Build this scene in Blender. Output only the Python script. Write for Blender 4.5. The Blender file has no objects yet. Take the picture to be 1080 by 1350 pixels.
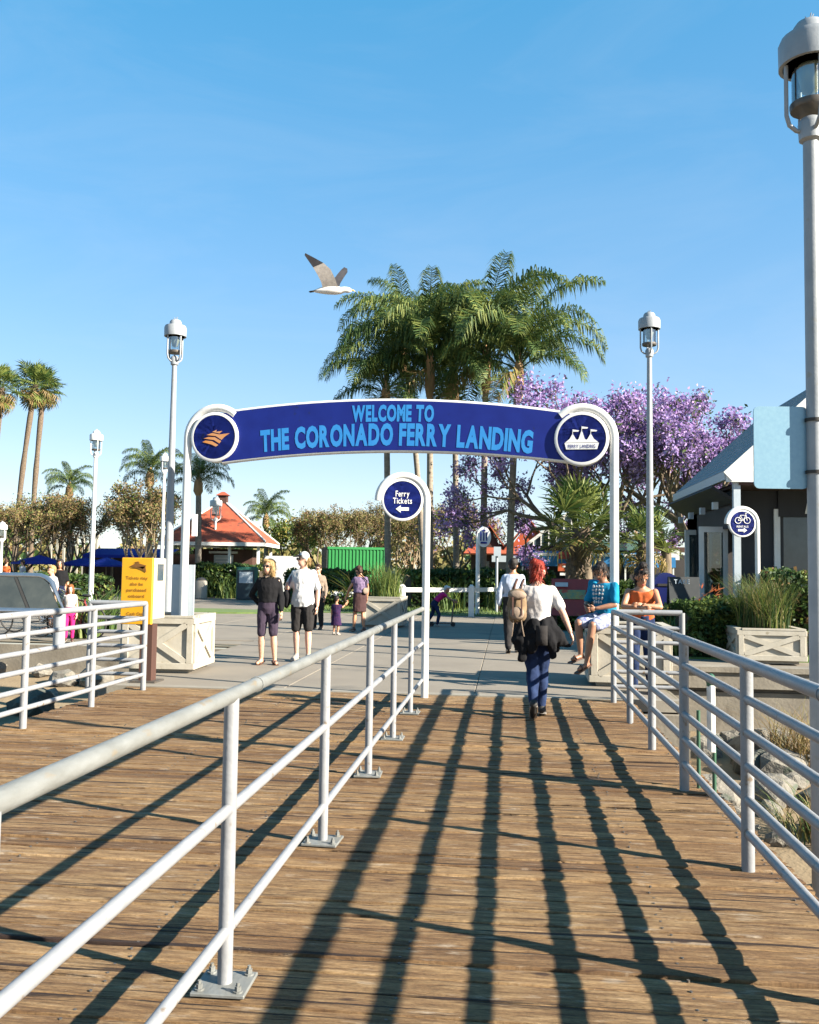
import bpy, bmesh, math, random
import numpy as np
from mathutils import Vector, Matrix, Quaternion, noise
R = math.radians
SC = bpy.context.scene
COL = SC.collection
# ---------------------------------------------------------------- camera, sky, sun, exposure
F, CX, CY, HC = 1200.0, 540.0, 675.0, 1.55
YAW, PITCH, ROLL = R(6.18), R(3.58), R(0.79)
CAMROT = (Matrix.Rotation(YAW, 3, 'Z') @ Matrix.Rotation(R(90) + PITCH, 3, 'X') @ Matrix.Rotation(ROLL, 3, 'Z'))
cam = bpy.data.cameras.new('camera')
cam.sensor_fit = 'VERTICAL'; cam.sensor_height = 24.0; cam.lens = 24.0 * F / 1350.0
cam.clip_start = 0.05; cam.clip_end = 5000
camo = bpy.data.objects.new('camera', cam); COL.objects.link(camo)
camo.matrix_world = Matrix.Translation((0, 0, HC)) @ CAMROT.to_4x4()
SC.camera = camo
SUN_EL = R(26.4)
SUN_H = Vector((0.944, -0.33, 0)).normalized()
sun_dir = Vector((SUN_H.x * math.cos(SUN_EL), SUN_H.y * math.cos(SUN_EL), math.sin(SUN_EL)))
W = bpy.data.worlds.new('World'); SC.world = W; W.use_nodes = True
nt = W.node_tree; nt.nodes.clear()
sky = nt.nodes.new('ShaderNodeTexSky'); sky.sky_type = 'NISHITA'; sky.sun_disc = False
sky.sun_elevation = SUN_EL; sky.sun_rotation = math.atan2(SUN_H.x, SUN_H.y)
sky.altitude = 0; sky.air_density = 1.0; sky.dust_density = 0.2; sky.ozone_density = 4.5
bg = nt.nodes.new('ShaderNodeBackground'); bg.inputs[1].default_value = 0.118
hs = nt.nodes.new('ShaderNodeHueSaturation'); hs.inputs['Saturation'].default_value = 1.32; hs.inputs['Hue'].default_value = 0.513
gm = nt.nodes.new('ShaderNodeGamma'); gm.inputs[1].default_value = 0.46
wo = nt.nodes.new('ShaderNodeOutputWorld')
nt.links.new(sky.outputs[0], hs.inputs['Color']); nt.links.new(hs.outputs[0], gm.inputs[0]); 
tcw = nt.nodes.new('ShaderNodeTexCoord'); mpw = nt.nodes.new('ShaderNodeMapping'); mpw.inputs['Scale'].default_value = (1.6, 3.2, 7.0); mpw.inputs['Rotation'].default_value = (0.2, 0.35, 0.4)
nzw = nt.nodes.new('ShaderNodeTexNoise'); nzw.inputs['Scale'].default_value = 1.7; nzw.inputs['Detail'].default_value = 8; nzw.inputs['Roughness'].default_value = 0.62; nzw.inputs['Distortion'].default_value = 0.6
rpw = nt.nodes.new('ShaderNodeValToRGB'); rpw.color_ramp.elements[0].position = 0.48; rpw.color_ramp.elements[1].position = 0.80; rpw.color_ramp.elements[1].color = (0.085, 0.085, 0.085, 1)
mxw = nt.nodes.new('ShaderNodeMix'); mxw.data_type = 'RGBA'; mxw.inputs[7].default_value = (1.9, 2.0, 2.1, 1)      # faint high cirrus
nt.links.new(tcw.outputs['Generated'], mpw.inputs[0]); nt.links.new(mpw.outputs[0], nzw.inputs['Vector']); nt.links.new(nzw.outputs[0], rpw.inputs[0]); nt.links.new(rpw.outputs[0], mxw.inputs[0])
nt.links.new(gm.outputs[0], mxw.inputs[6]); nt.links.new(mxw.outputs[2], bg.inputs[0]); nt.links.new(bg.outputs[0], wo.inputs[0])
sl = bpy.data.lights.new('sun', 'SUN'); sl.energy = 5.0; sl.angle = R(0.5); sl.color = (1.0, 0.91, 0.77)
so = bpy.data.objects.new('sun', sl); COL.objects.link(so)
so.rotation_euler = sun_dir.to_track_quat('Z', 'Y').to_euler(); so.location = (30, -10, 25)
SC.view_settings.view_transform = 'Standard'; SC.view_settings.look = 'None'
SC.view_settings.exposure = 2.1; SC.view_settings.gamma = 1.0; SC.view_settings.use_curve_mapping = False
SC.cycles.use_denoising = True
SC.cycles.max_bounces = 6; SC.cycles.transparent_max_bounces = 8

# ---------------------------------------------------------------- pixel -> world (photo pixels, 1080 x 1350)
CO = Vector((0, 0, HC))
def ray(px, py): return CAMROT @ Vector(((px - CX) / F, -(py - CY) / F, -1.0))
def atD(px, py, D): return CO + ray(px, py) * D
def G(px, py, z=0.0):
    d = ray(px, py); return CO + d * ((z - HC) / d.z)
def onD(px, D, z=0.0):                        # ground point under image column px at depth D
    p = atD(px, 750, D); return Vector((p.x, p.y, z))
def zat(px, py, D): return atD(px, py, D).z

# ---------------------------------------------------------------- materials
MATS = {}
def mat(name, c1, c2=None, scale=8.0, rough=0.7, metal=0.0, bump=0.0, bscale=None, stretch=(1, 1, 1), detail=5.0,
        trans=0.0, spec=0.5, world=False, lo=0.35, hi=0.65, c3=None, s3=2.0, t3=0.6, coat=0.0):
    m = bpy.data.materials.new(name); m.use_nodes = True; n = m.node_tree; N = n.nodes; L = n.links
    b = N['Principled BSDF']; b.inputs['Roughness'].default_value = rough; b.inputs['Metallic'].default_value = metal
    b.inputs['Specular IOR Level'].default_value = spec; b.inputs['Coat Weight'].default_value = coat
    k_ = 0.80 if name.startswith(('leaf_', 'palm_', 'jac_', 'flax', 'grass', 'bark', 'flower')) else (0.80 if 'white' in name and not name.startswith('cl_') else 0.78 if name.startswith(('cl_', 'skin', 'gull')) else 0.55)
    c1, c2, c3 = [tuple(x * k_ for x in c) if c else None for c in (c1, c2, c3)]
    c1 = (*c1, 1); b.inputs['Base Color'].default_value = c1
    if c2 or bump or c3:
        if world:
            tc = N.new('ShaderNodeNewGeometry'); src = tc.outputs['Position']
        else:
            tc = N.new('ShaderNodeTexCoord'); src = tc.outputs['Object']
        mp = N.new('ShaderNodeMapping'); mp.inputs['Scale'].default_value = stretch; L.new(src, mp.inputs[0])
        nz = N.new('ShaderNodeTexNoise'); nz.inputs['Scale'].default_value = scale; nz.inputs['Detail'].default_value = detail
        nz.inputs['Roughness'].default_value = 0.6
        L.new(mp.outputs[0], nz.inputs['Vector'])
        col = None
        if c2:
            rp = N.new('ShaderNodeValToRGB'); rp.color_ramp.elements[0].position = lo; rp.color_ramp.elements[1].position = hi
            rp.color_ramp.elements[0].color = c1; rp.color_ramp.elements[1].color = (*c2, 1)
            L.new(nz.outputs[0], rp.inputs[0]); col = rp.outputs[0]
        if c3:
            n3 = N.new('ShaderNodeTexNoise'); n3.inputs['Scale'].default_value = s3; n3.inputs['Detail'].default_value = 6
            L.new(mp.outputs[0], n3.inputs['Vector'])
            r3 = N.new('ShaderNodeValToRGB'); r3.color_ramp.elements[0].position = t3; r3.color_ramp.elements[1].position = min(1, t3 + 0.08)
            L.new(n3.outputs[0], r3.inputs[0])
            mx = N.new('ShaderNodeMix'); mx.data_type = 'RGBA'
            L.new(r3.outputs[0], mx.inputs[0])
            if col: L.new(col, mx.inputs[6])
            else: mx.inputs[6].default_value = c1
            mx.inputs[7].default_value = (*c3, 1); col = mx.outputs[2]
        if col: L.new(col, b.inputs['Base Color'])
        if bump:
            bp = N.new('ShaderNodeBump'); bp.inputs['Strength'].default_value = bump; bp.inputs['Distance'].default_value = 0.02
            if bscale:
                n2 = N.new('ShaderNodeTexNoise'); n2.inputs['Scale'].default_value = bscale; n2.inputs['Detail'].default_value = 4
                L.new(mp.outputs[0], n2.inputs['Vector']); L.new(n2.outputs[0], bp.inputs['Height'])
            else: L.new(nz.outputs[0], bp.inputs['Height'])
            L.new(bp.outputs[0], b.inputs['Normal'])
    else: col = None
    if trans > 0:                              # thin leaf: some light passes through
        tr = N.new('ShaderNodeBsdfTranslucent'); ms = N.new('ShaderNodeMixShader'); ms.inputs[0].default_value = trans
        if col: L.new(col, tr.inputs[0])
        else: tr.inputs[0].default_value = c1
        L.new(b.outputs[0], ms.inputs[1]); L.new(tr.outputs[0], ms.inputs[2]); L.new(ms.outputs[0], N['Material Output'].inputs[0])
    MATS[name] = m
    return m
def glass(name, tint=(0.8, 0.9, 0.92), rough=0.03, alpha=0.25):
    m = bpy.data.materials.new(name); m.use_nodes = True; N = m.node_tree.nodes; L = m.node_tree.links
    N.remove(N['Principled BSDF'])
    g = N.new('ShaderNodeBsdfGlossy'); g.inputs['Roughness'].default_value = rough
    t = N.new('ShaderNodeBsdfTransparent'); t.inputs[0].default_value = (*tint, 1)
    fr = N.new('ShaderNodeFresnel'); fr.inputs[0].default_value = 1.5
    ad = N.new('ShaderNodeMath'); ad.operation = 'ADD'; ad.inputs[1].default_value = alpha; L.new(fr.outputs[0], ad.inputs[0])
    ms = N.new('ShaderNodeMixShader'); L.new(ad.outputs[0], ms.inputs[0]); L.new(t.outputs[0], ms.inputs[1]); L.new(g.outputs[0], ms.inputs[2])
    L.new(ms.outputs[0], N['Material Output'].inputs[0]); MATS[name] = m
    return m
M = MATS
mat('paint_white', (0.70, 0.70, 0.68), (0.62, 0.62, 0.59), 6, 0.45, bump=0.05, bscale=30, c3=(0.50, 0.46, 0.38), s3=5, t3=0.70)
mat('sign_white', (0.74, 0.74, 0.73), (0.68, 0.68, 0.67), 5, 0.4)
mat('rail_paint', (0.38, 0.39, 0.405), (0.31, 0.32, 0.335), 9, 0.42, bump=0.08, bscale=60, c3=(0.22, 0.17, 0.12), s3=16, t3=0.64, spec=0.5)
mat('rail_galv', (0.27, 0.28, 0.27), (0.20, 0.205, 0.19), 14, 0.5, bump=0.12, bscale=70, c3=(0.25, 0.21, 0.15), s3=18, t3=0.63, world=True, stretch=(1, .35, 1))
mat('pole_grey', (0.42, 0.45, 0.48), (0.35, 0.38, 0.41), 6, 0.45, bump=0.06, bscale=40, c3=(0.36, 0.35, 0.32), s3=8, t3=0.68)
mat('steel_dark', (0.10, 0.10, 0.10), (0.16, 0.13, 0.10), 20, 0.5, metal=0.3)
mat('navy', (0.007, 0.020, 0.23), (0.009, 0.026, 0.27), 4, 0.5, spec=0.25, c3=(0.012, 0.022, 0.12), s3=9, t3=0.68)
mat('sign_cyan', (0.025, 0.30, 0.80), (0.04, 0.34, 0.84), 6, 0.45)
mat('sign_orange', (0.80, 0.30, 0.05), (0.75, 0.36, 0.16), 5, 0.5)
mat('yellow', (0.95, 0.47, 0.008), (0.88, 0.42, 0.008), 5, 0.45)
mat('ink', (0.03, 0.025, 0.02), rough=0.6)
mat('brown_ink', (0.22, 0.09, 0.01), rough=0.6)
mat('plate_back', (0.30, 0.52, 0.66), (0.26, 0.47, 0.62), 40, 0.35, metal=0.25)
mat('plate_light', (0.62, 0.70, 0.76), (0.56, 0.65, 0.72), 10, 0.4)
mat('cream', (0.60, 0.555, 0.46), (0.52, 0.475, 0.38), 5, 0.6, bump=0.1, bscale=30, c3=(0.36, 0.31, 0.22), s3=7, t3=0.66)
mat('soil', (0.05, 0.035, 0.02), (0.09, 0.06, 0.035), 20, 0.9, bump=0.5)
mat('concrete', (0.30, 0.26, 0.205), (0.25, 0.215, 0.17), 0.9, 0.85, bump=0.12, bscale=60, world=True, c3=(0.185, 0.165, 0.135), s3=0.7, t3=0.60)
mat('concrete_wall', (0.32, 0.285, 0.225), (0.23, 0.20, 0.155), 2.0, 0.9, bump=0.25, bscale=25, world=True, c3=(0.17, 0.14, 0.10), s3=1.6, t3=0.60)
mat('kerb', (0.36, 0.33, 0.27), (0.30, 0.27, 0.22), 3, 0.85, bump=0.15, bscale=50, world=True)
mat('sand', (0.37, 0.275, 0.16), (0.29, 0.21, 0.12), 2.5, 0.95, bump=0.5, bscale=22, world=True)
mat('rock', (0.31, 0.285, 0.235), (0.17, 0.155, 0.13), 3.0, 0.9, bump=0.8, bscale=9, c3=(0.12, 0.14, 0.10), s3=2, t3=0.60)
mat('rock_dark', (0.13, 0.14, 0.11), (0.07, 0.075, 0.065), 3.0, 0.9, bump=0.8, bscale=9)
mat('grass', (0.065, 0.13, 0.022), (0.12, 0.16, 0.04), 3.5, 0.9, world=True)
mat('ground', (0.17, 0.16, 0.10), (0.26, 0.21, 0.14), 0.15, 0.95, world=True, c3=(0.07, 0.12, 0.03), s3=0.08, t3=0.5)
mat('asphalt', (0.20, 0.185, 0.16), (0.25, 0.23, 0.20), 1.2, 0.9, bump=0.2, bscale=60, world=True)
mat('shingle_red', (0.56, 0.115, 0.045), (0.40, 0.085, 0.038), 3.0, 0.8, bump=0.4, bscale=18, c3=(0.16, 0.06, 0.035), s3=2.2, t3=0.60)
mat('shingle_grey', (0.36, 0.40, 0.44), (0.26, 0.29, 0.33), 7, 0.75, bump=0.3, bscale=20)
mat('brown_wall', (0.11, 0.045, 0.028), (0.075, 0.03, 0.02), 6, 0.75, stretch=(1, 1, 0.1))
mat('dark_wall', (0.018, 0.02, 0.026), (0.028, 0.03, 0.036), 6, 0.7, stretch=(1, 1, .1))
mat('interior', (0.03, 0.028, 0.03), (0.06, 0.05, 0.05), 1.5, 0.8)
mat('awning_blue', (0.03, 0.30, 0.72), (0.025, 0.25, 0.62), 4, 0.75, trans=0.15)
mat('umbrella_blue', (0.010, 0.035, 0.46), (0.012, 0.05, 0.52), 3, 0.8, trans=0.25)
mat('dark_green', (0.012, 0.06, 0.05), (0.015, 0.075, 0.06), 3, 0.8)
mat('box_green', (0.015, 0.16, 0.105), (0.02, 0.13, 0.09), 4, 0.5)
mat('box_front', (0.010, 0.03, 0.045), (0.014, 0.04, 0.055), 4, 0.4)
mat('container_green', (0.014, 0.29, 0.062), (0.012, 0.25, 0.055), 2, 0.55)
mat('red_board', (0.40, 0.035, 0.035), (0.33, 0.03, 0.03), 5, 0.5)
mat('board_art', (0.45, 0.40, 0.10), (0.08, 0.30, 0.25), 9, 0.5, c3=(0.5, 0.10, 0.05), s3=7, t3=0.55)
mat('orange_red', (0.62, 0.12, 0.03), (0.55, 0.1, 0.03), 4, 0.6)
mat('chrome', (0.60, 0.64, 0.70), (0.50, 0.55, 0.62), 8, 0.25, metal=0.85)
mat('tread_glass', (0.06, 0.075, 0.078), (0.10, 0.115, 0.11), 2, 0.55, spec=0.15)
mat('rubber', (0.02, 0.02, 0.02), (0.035, 0.032, 0.03), 12, 0.7)
mat('pipe_green', (0.03, 0.12, 0.06), (0.05, 0.15, 0.09), 10, 0.5)
mat('lens', (0.55, 0.52, 0.36), (0.48, 0.47, 0.38), 12, 0.25)
mat('chalkboard', (0.018, 0.025, 0.03), (0.03, 0.038, 0.042), 6, 0.7)
mat('mail_blue', (0.010, 0.018, 0.13), (0.012, 0.022, 0.16), 5, 0.35)
mat('sky_glass', (0.045, 0.075, 0.10), (0.09, 0.13, 0.16), 2.5, 0.08, spec=0.6)
mat('bark', (0.19, 0.145, 0.10), (0.10, 0.075, 0.05), 9, 0.95, bump=0.8, bscale=14, stretch=(1, 1, .3))
mat('bark_pale', (0.30, 0.24, 0.16), (0.19, 0.145, 0.095), 9, 0.95, bump=0.6, bscale=14, stretch=(1, 1, .3))
mat('palm_trunk', (0.27, 0.23, 0.18), (0.17, 0.14, 0.11), 4, 0.9, bump=0.7, bscale=6, stretch=(1, 1, 2.5))
mat('palm_shag', (0.17, 0.125, 0.085), (0.085, 0.062, 0.045), 10, 0.95, bump=1.0, bscale=12)
mat('palm_boot', (0.42, 0.24, 0.11), (0.24, 0.16, 0.07), 6, 0.85, bump=0.4, stretch=(1, 1, .2))
for nm, a, b_ in (('leaf_dark', (0.025, 0.060, 0.018), (0.045, 0.085, 0.024)), ('leaf_mid', (0.055, 0.105, 0.022), (0.085, 0.135, 0.03)),
                  ('leaf_light', (0.12, 0.17, 0.03), (0.17, 0.20, 0.045)), ('leaf_olive', (0.19, 0.17, 0.06), (0.26, 0.22, 0.08)),
                  ('leaf_brown', (0.22, 0.14, 0.065), (0.17, 0.11, 0.05)), ('leaf_yellow', (0.30, 0.24, 0.06), (0.24, 0.22, 0.06)),
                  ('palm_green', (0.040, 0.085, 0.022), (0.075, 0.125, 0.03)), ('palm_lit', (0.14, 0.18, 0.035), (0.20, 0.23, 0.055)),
                  ('palm_dry', (0.29, 0.20, 0.075), (0.21, 0.15, 0.06)), ('flax', (0.22, 0.24, 0.07), (0.12, 0.17, 0.04)),
                  ('jac_a', (0.36, 0.255, 0.58), (0.45, 0.34, 0.65)), ('jac_b', (0.39, 0.23, 0.50), (0.31, 0.175, 0.42)),
                  ('jac_c', (0.20, 0.14, 0.28), (0.26, 0.18, 0.34)), ('flower_orange', (0.75, 0.20, 0.05), (0.70, 0.3, 0.12))):
    mat(nm, a, b_, 3.0, 0.6, trans=0.3, spec=0.3)
for nm, c in (('skin', (0.58, 0.33, 0.22)), ('skin_tan', (0.46, 0.22, 0.12)), ('skin_dark', (0.30, 0.145, 0.085)), ('skin_pink', (0.66, 0.38, 0.28))):
    m_ = mat(nm, c, tuple(x * 0.88 for x in c), 14, 0.5)
    m_.node_tree.nodes['Principled BSDF'].inputs['Subsurface Weight'].default_value = 0.12
    m_.node_tree.nodes['Principled BSDF'].inputs['Subsurface Radius'].default_value = (0.02, 0.008, 0.004)
def cloth(nm, c, c2=None, sc=6, b=0.5): return mat(nm, tuple(x * .8 for x in c), tuple(x * .8 for x in (c2 or tuple(x * 0.85 for x in c))), sc, 0.9, bump=b, bscale=16, spec=0.15)
cloth('cl_black', (0.012, 0.012, 0.014)); cloth('cl_charcoal', (0.035, 0.032, 0.032)); cloth('cl_white', (0.74, 0.74, 0.74)); cloth('cl_offwhite', (0.72, 0.68, 0.66))
cloth('cl_paleblue', (0.55, 0.62, 0.76)); cloth('cl_navy', (0.014, 0.02, 0.055)); cloth('cl_denim', (0.010, 0.020, 0.062), (0.028, 0.05, 0.125)); cloth('cl_grey', (0.13, 0.12, 0.115))
cloth('cl_teal', (0.012, 0.26, 0.46)); cloth('cl_plaid', (0.55, 0.60, 0.72), (0.12, 0.14, 0.32), 24); cloth('cl_orange', (0.66, 0.15, 0.045)); cloth('cl_pink', (0.70, 0.03, 0.22))
cloth('cl_purple', (0.06, 0.02, 0.07), (0.02, 0.015, 0.06), 26); cloth('cl_brown', (0.085, 0.045, 0.045)); cloth('cl_mauve', (0.26, 0.19, 0.30), (0.10, 0.07, 0.14), 20)
cloth('cl_khaki', (0.30, 0.21, 0.125), (0.20, 0.135, 0.08)); cloth('cl_tan', (0.33, 0.25, 0.19)); cloth('cl_plum', (0.055, 0.04, 0.065))
for nm, c, c2 in (('hair_dark', (0.012, 0.009, 0.008), (0.03, 0.02, 0.016)), ('hair_blond', (0.52, 0.36, 0.15), (0.33, 0.2, 0.08)), ('hair_red', (0.38, 0.035, 0.012), (0.22, 0.02, 0.01)), ('hair_brown', (0.08, 0.035, 0.018), (0.04, 0.02, 0.012)), ('hair_auburn', (0.30, 0.11, 0.03), (0.2, 0.07, 0.02))):
    mat(nm, c, c2, 22, 0.6, spec=0.25, bump=0.6, bscale=40, stretch=(1, 1, .25))
mat('sole', (0.42, 0.38, 0.33), rough=0.8); mat('leather', (0.14, 0.06, 0.035), (0.08, 0.035, 0.02), 15, 0.5)
mat('gull_white', (0.74, 0.72, 0.69), rough=0.8); mat('gull_dark', (0.018, 0.018, 0.025), (0.04, 0.038, 0.045), 14, 0.8); mat('gull_under', (0.46, 0.43, 0.40), (0.34, 0.31, 0.29), 20, 0.8)
mat('gull_beak', (0.7, 0.5, 0.15), rough=0.5)
glass('clear_glass'); glass('shop_glass', (0.40, 0.48, 0.50), 0.02, 0.06)

def wood_material():
    m = bpy.data.materials.new('deck_wood'); m.use_nodes = True; N = m.node_tree.nodes; L = m.node_tree.links
    b = N['Principled BSDF']; b.inputs['Roughness'].default_value = 0.78; b.inputs['Specular IOR Level'].default_value = 0.3
    g = N.new('ShaderNodeNewGeometry'); oi = N.new('ShaderNodeObjectInfo')
    sh = N.new('ShaderNodeVectorMath'); sh.operation = 'MULTIPLY_ADD'; sh.inputs[1].default_value = (37, 19, 0)
    cb = N.new('ShaderNodeCombineXYZ'); L.new(oi.outputs['Random'], cb.inputs[0]); L.new(oi.outputs['Random'], cb.inputs[1])
    L.new(cb.outputs[0], sh.inputs[0]); L.new(g.outputs['Position'], sh.inputs[2])
    def nz(stretch, scale, det=6, dist=0.0, rough=0.62):
        mp = N.new('ShaderNodeMapping'); mp.inputs['Scale'].default_value = stretch; L.new(sh.outputs[0], mp.inputs[0])
        n = N.new('ShaderNodeTexNoise'); n.inputs['Scale'].default_value = scale; n.inputs['Detail'].default_value = det
        n.inputs['Distortion'].default_value = dist; n.inputs['Roughness'].default_value = rough
        L.new(mp.outputs[0], n.inputs['Vector']); return n.outputs[0]
    def ramp(src, stops):
        r = N.new('ShaderNodeValToRGB'); e = r.color_ramp.elements
        while len(e) < len(stops): e.new(0.5)
        for k, (p, c) in enumerate(stops): e[k].position = p; e[k].color = (*c, 1)
        L.new(src, r.inputs[0]); return r.outputs[0]
    def mix(fac, a, c, mode='MIX'):
        x = N.new('ShaderNodeMix'); x.data_type = 'RGBA'; x.blend_type = mode
        if isinstance(fac, float): x.inputs[0].default_value = fac
        else: L.new(fac, x.inputs[0])
        for s, v in ((6, a), (7, c)):
            if isinstance(v, tuple): x.inputs[s].default_value = (*v, 1)
            else: L.new(v, x.inputs[s])
        return x.outputs[2]
    grain = nz((2.2, 20, 10), 1.7, 9, 0.5, 0.7)
    base = ramp(grain, [(0.28, (0.030, 0.014, 0.006)), (0.41, (0.112, 0.064, 0.028)), (0.55, (0.20, 0.128, 0.060)), (0.72, (0.295, 0.21, 0.118))])
    tone = ramp(oi.outputs['Random'], [(0.0, (0.66, 0.58, 0.52)), (0.35, (0.95, 0.90, 0.86)), (0.7, (1.0, 1.0, 1.0)), (1.0, (1.2, 1.16, 1.12))])
    base = mix(1.0, base, tone, 'MULTIPLY')
    patch = nz((1.1, 3.2, 1), 1.5, 5)
    base = mix(ramp(patch, [(0.50, (0, 0, 0)), (0.68, (0.65, 0.65, 0.65))]), base, (0.10, 0.052, 0.023))
    pale = nz((1.6, 7, 1), 2.4, 7, 0.3)
    base = mix(ramp(pale, [(0.58, (0, 0, 0)), (0.70, (0.75, 0.75, 0.75))]), base, (0.29, 0.24, 0.18))
    crack = nz((0.35, 20, 1), 1.0, 8, 0.35)
    cr = ramp(crack, [(0.385, (1, 1, 1)), (0.415, (0, 0, 0))])
    base = mix(cr, base, (0.022, 0.011, 0.007))
    vo = N.new('ShaderNodeTexVoronoi'); vo.inputs['Scale'].default_value = 1.0
    mp = N.new('ShaderNodeMapping'); mp.inputs['Scale'].default_value = (2.4, 5.5, 1); L.new(sh.outputs[0], mp.inputs[0]); L.new(mp.outputs[0], vo.inputs['Vector'])
    kn = ramp(vo.outputs['Distance'], [(0.06, (0.95, 0.95, 0.95)), (0.115, (0, 0, 0))])
    base = mix(kn, base, (0.03, 0.014, 0.008))
    fine = nz((16, 45, 1), 2.4, 5, 0.2, 0.75)
    base = mix(1.0, base, ramp(fine, [(0.34, (0.62, 0.58, 0.55)), (0.52, (1.0, 1.0, 1.0)), (0.70, (1.22, 1.2, 1.18))]), 'MULTIPLY')
    spk = nz((14, 30, 1), 3.0, 3)
    base = mix(ramp(spk, [(0.70, (0, 0, 0)), (0.76, (0.55, 0.55, 0.55))]), base, (0.40, 0.37, 0.32))
    L.new(base, b.inputs['Base Color'])
    mth = N.new('ShaderNodeMath'); mth.operation = 'MULTIPLY_ADD'; mth.inputs[1].default_value = -1.2
    L.new(cr, mth.inputs[0]); L.new(grain, mth.inputs[2])
    bp = N.new('ShaderNodeBump'); bp.inputs['Strength'].default_value = 1.0; bp.inputs['Distance'].default_value = 0.02
    L.new(mth.outputs[0], bp.inputs['Height']); L.new(bp.outputs[0], b.inputs['Normal'])
    MATS['deck_wood'] = m
wood_material()

def spots(m, scale, r, col):                      # old gum and oil spots
    N = m.node_tree.nodes; L = m.node_tree.links; b = N['Principled BSDF']; src = b.inputs['Base Color'].links[0].from_socket
    g = N.new('ShaderNodeNewGeometry'); v = N.new('ShaderNodeTexVoronoi'); v.inputs['Scale'].default_value = scale; L.new(g.outputs['Position'], v.inputs['Vector'])
    rp = N.new('ShaderNodeValToRGB'); rp.color_ramp.elements[0].position = r; rp.color_ramp.elements[0].color = (0.7, 0.7, 0.7, 1); rp.color_ramp.elements[1].position = r * 1.5; rp.color_ramp.elements[1].color = (0, 0, 0, 1)
    L.new(v.outputs['Distance'], rp.inputs[0]); x = N.new('ShaderNodeMix'); x.data_type = 'RGBA'; L.new(rp.outputs[0], x.inputs[0]); L.new(src, x.inputs[6]); x.inputs[7].default_value = (*col, 1); L.new(x.outputs[2], b.inputs['Base Color'])
spots(M['concrete'], 1.6, 0.045, (0.07, 0.06, 0.05))
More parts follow.
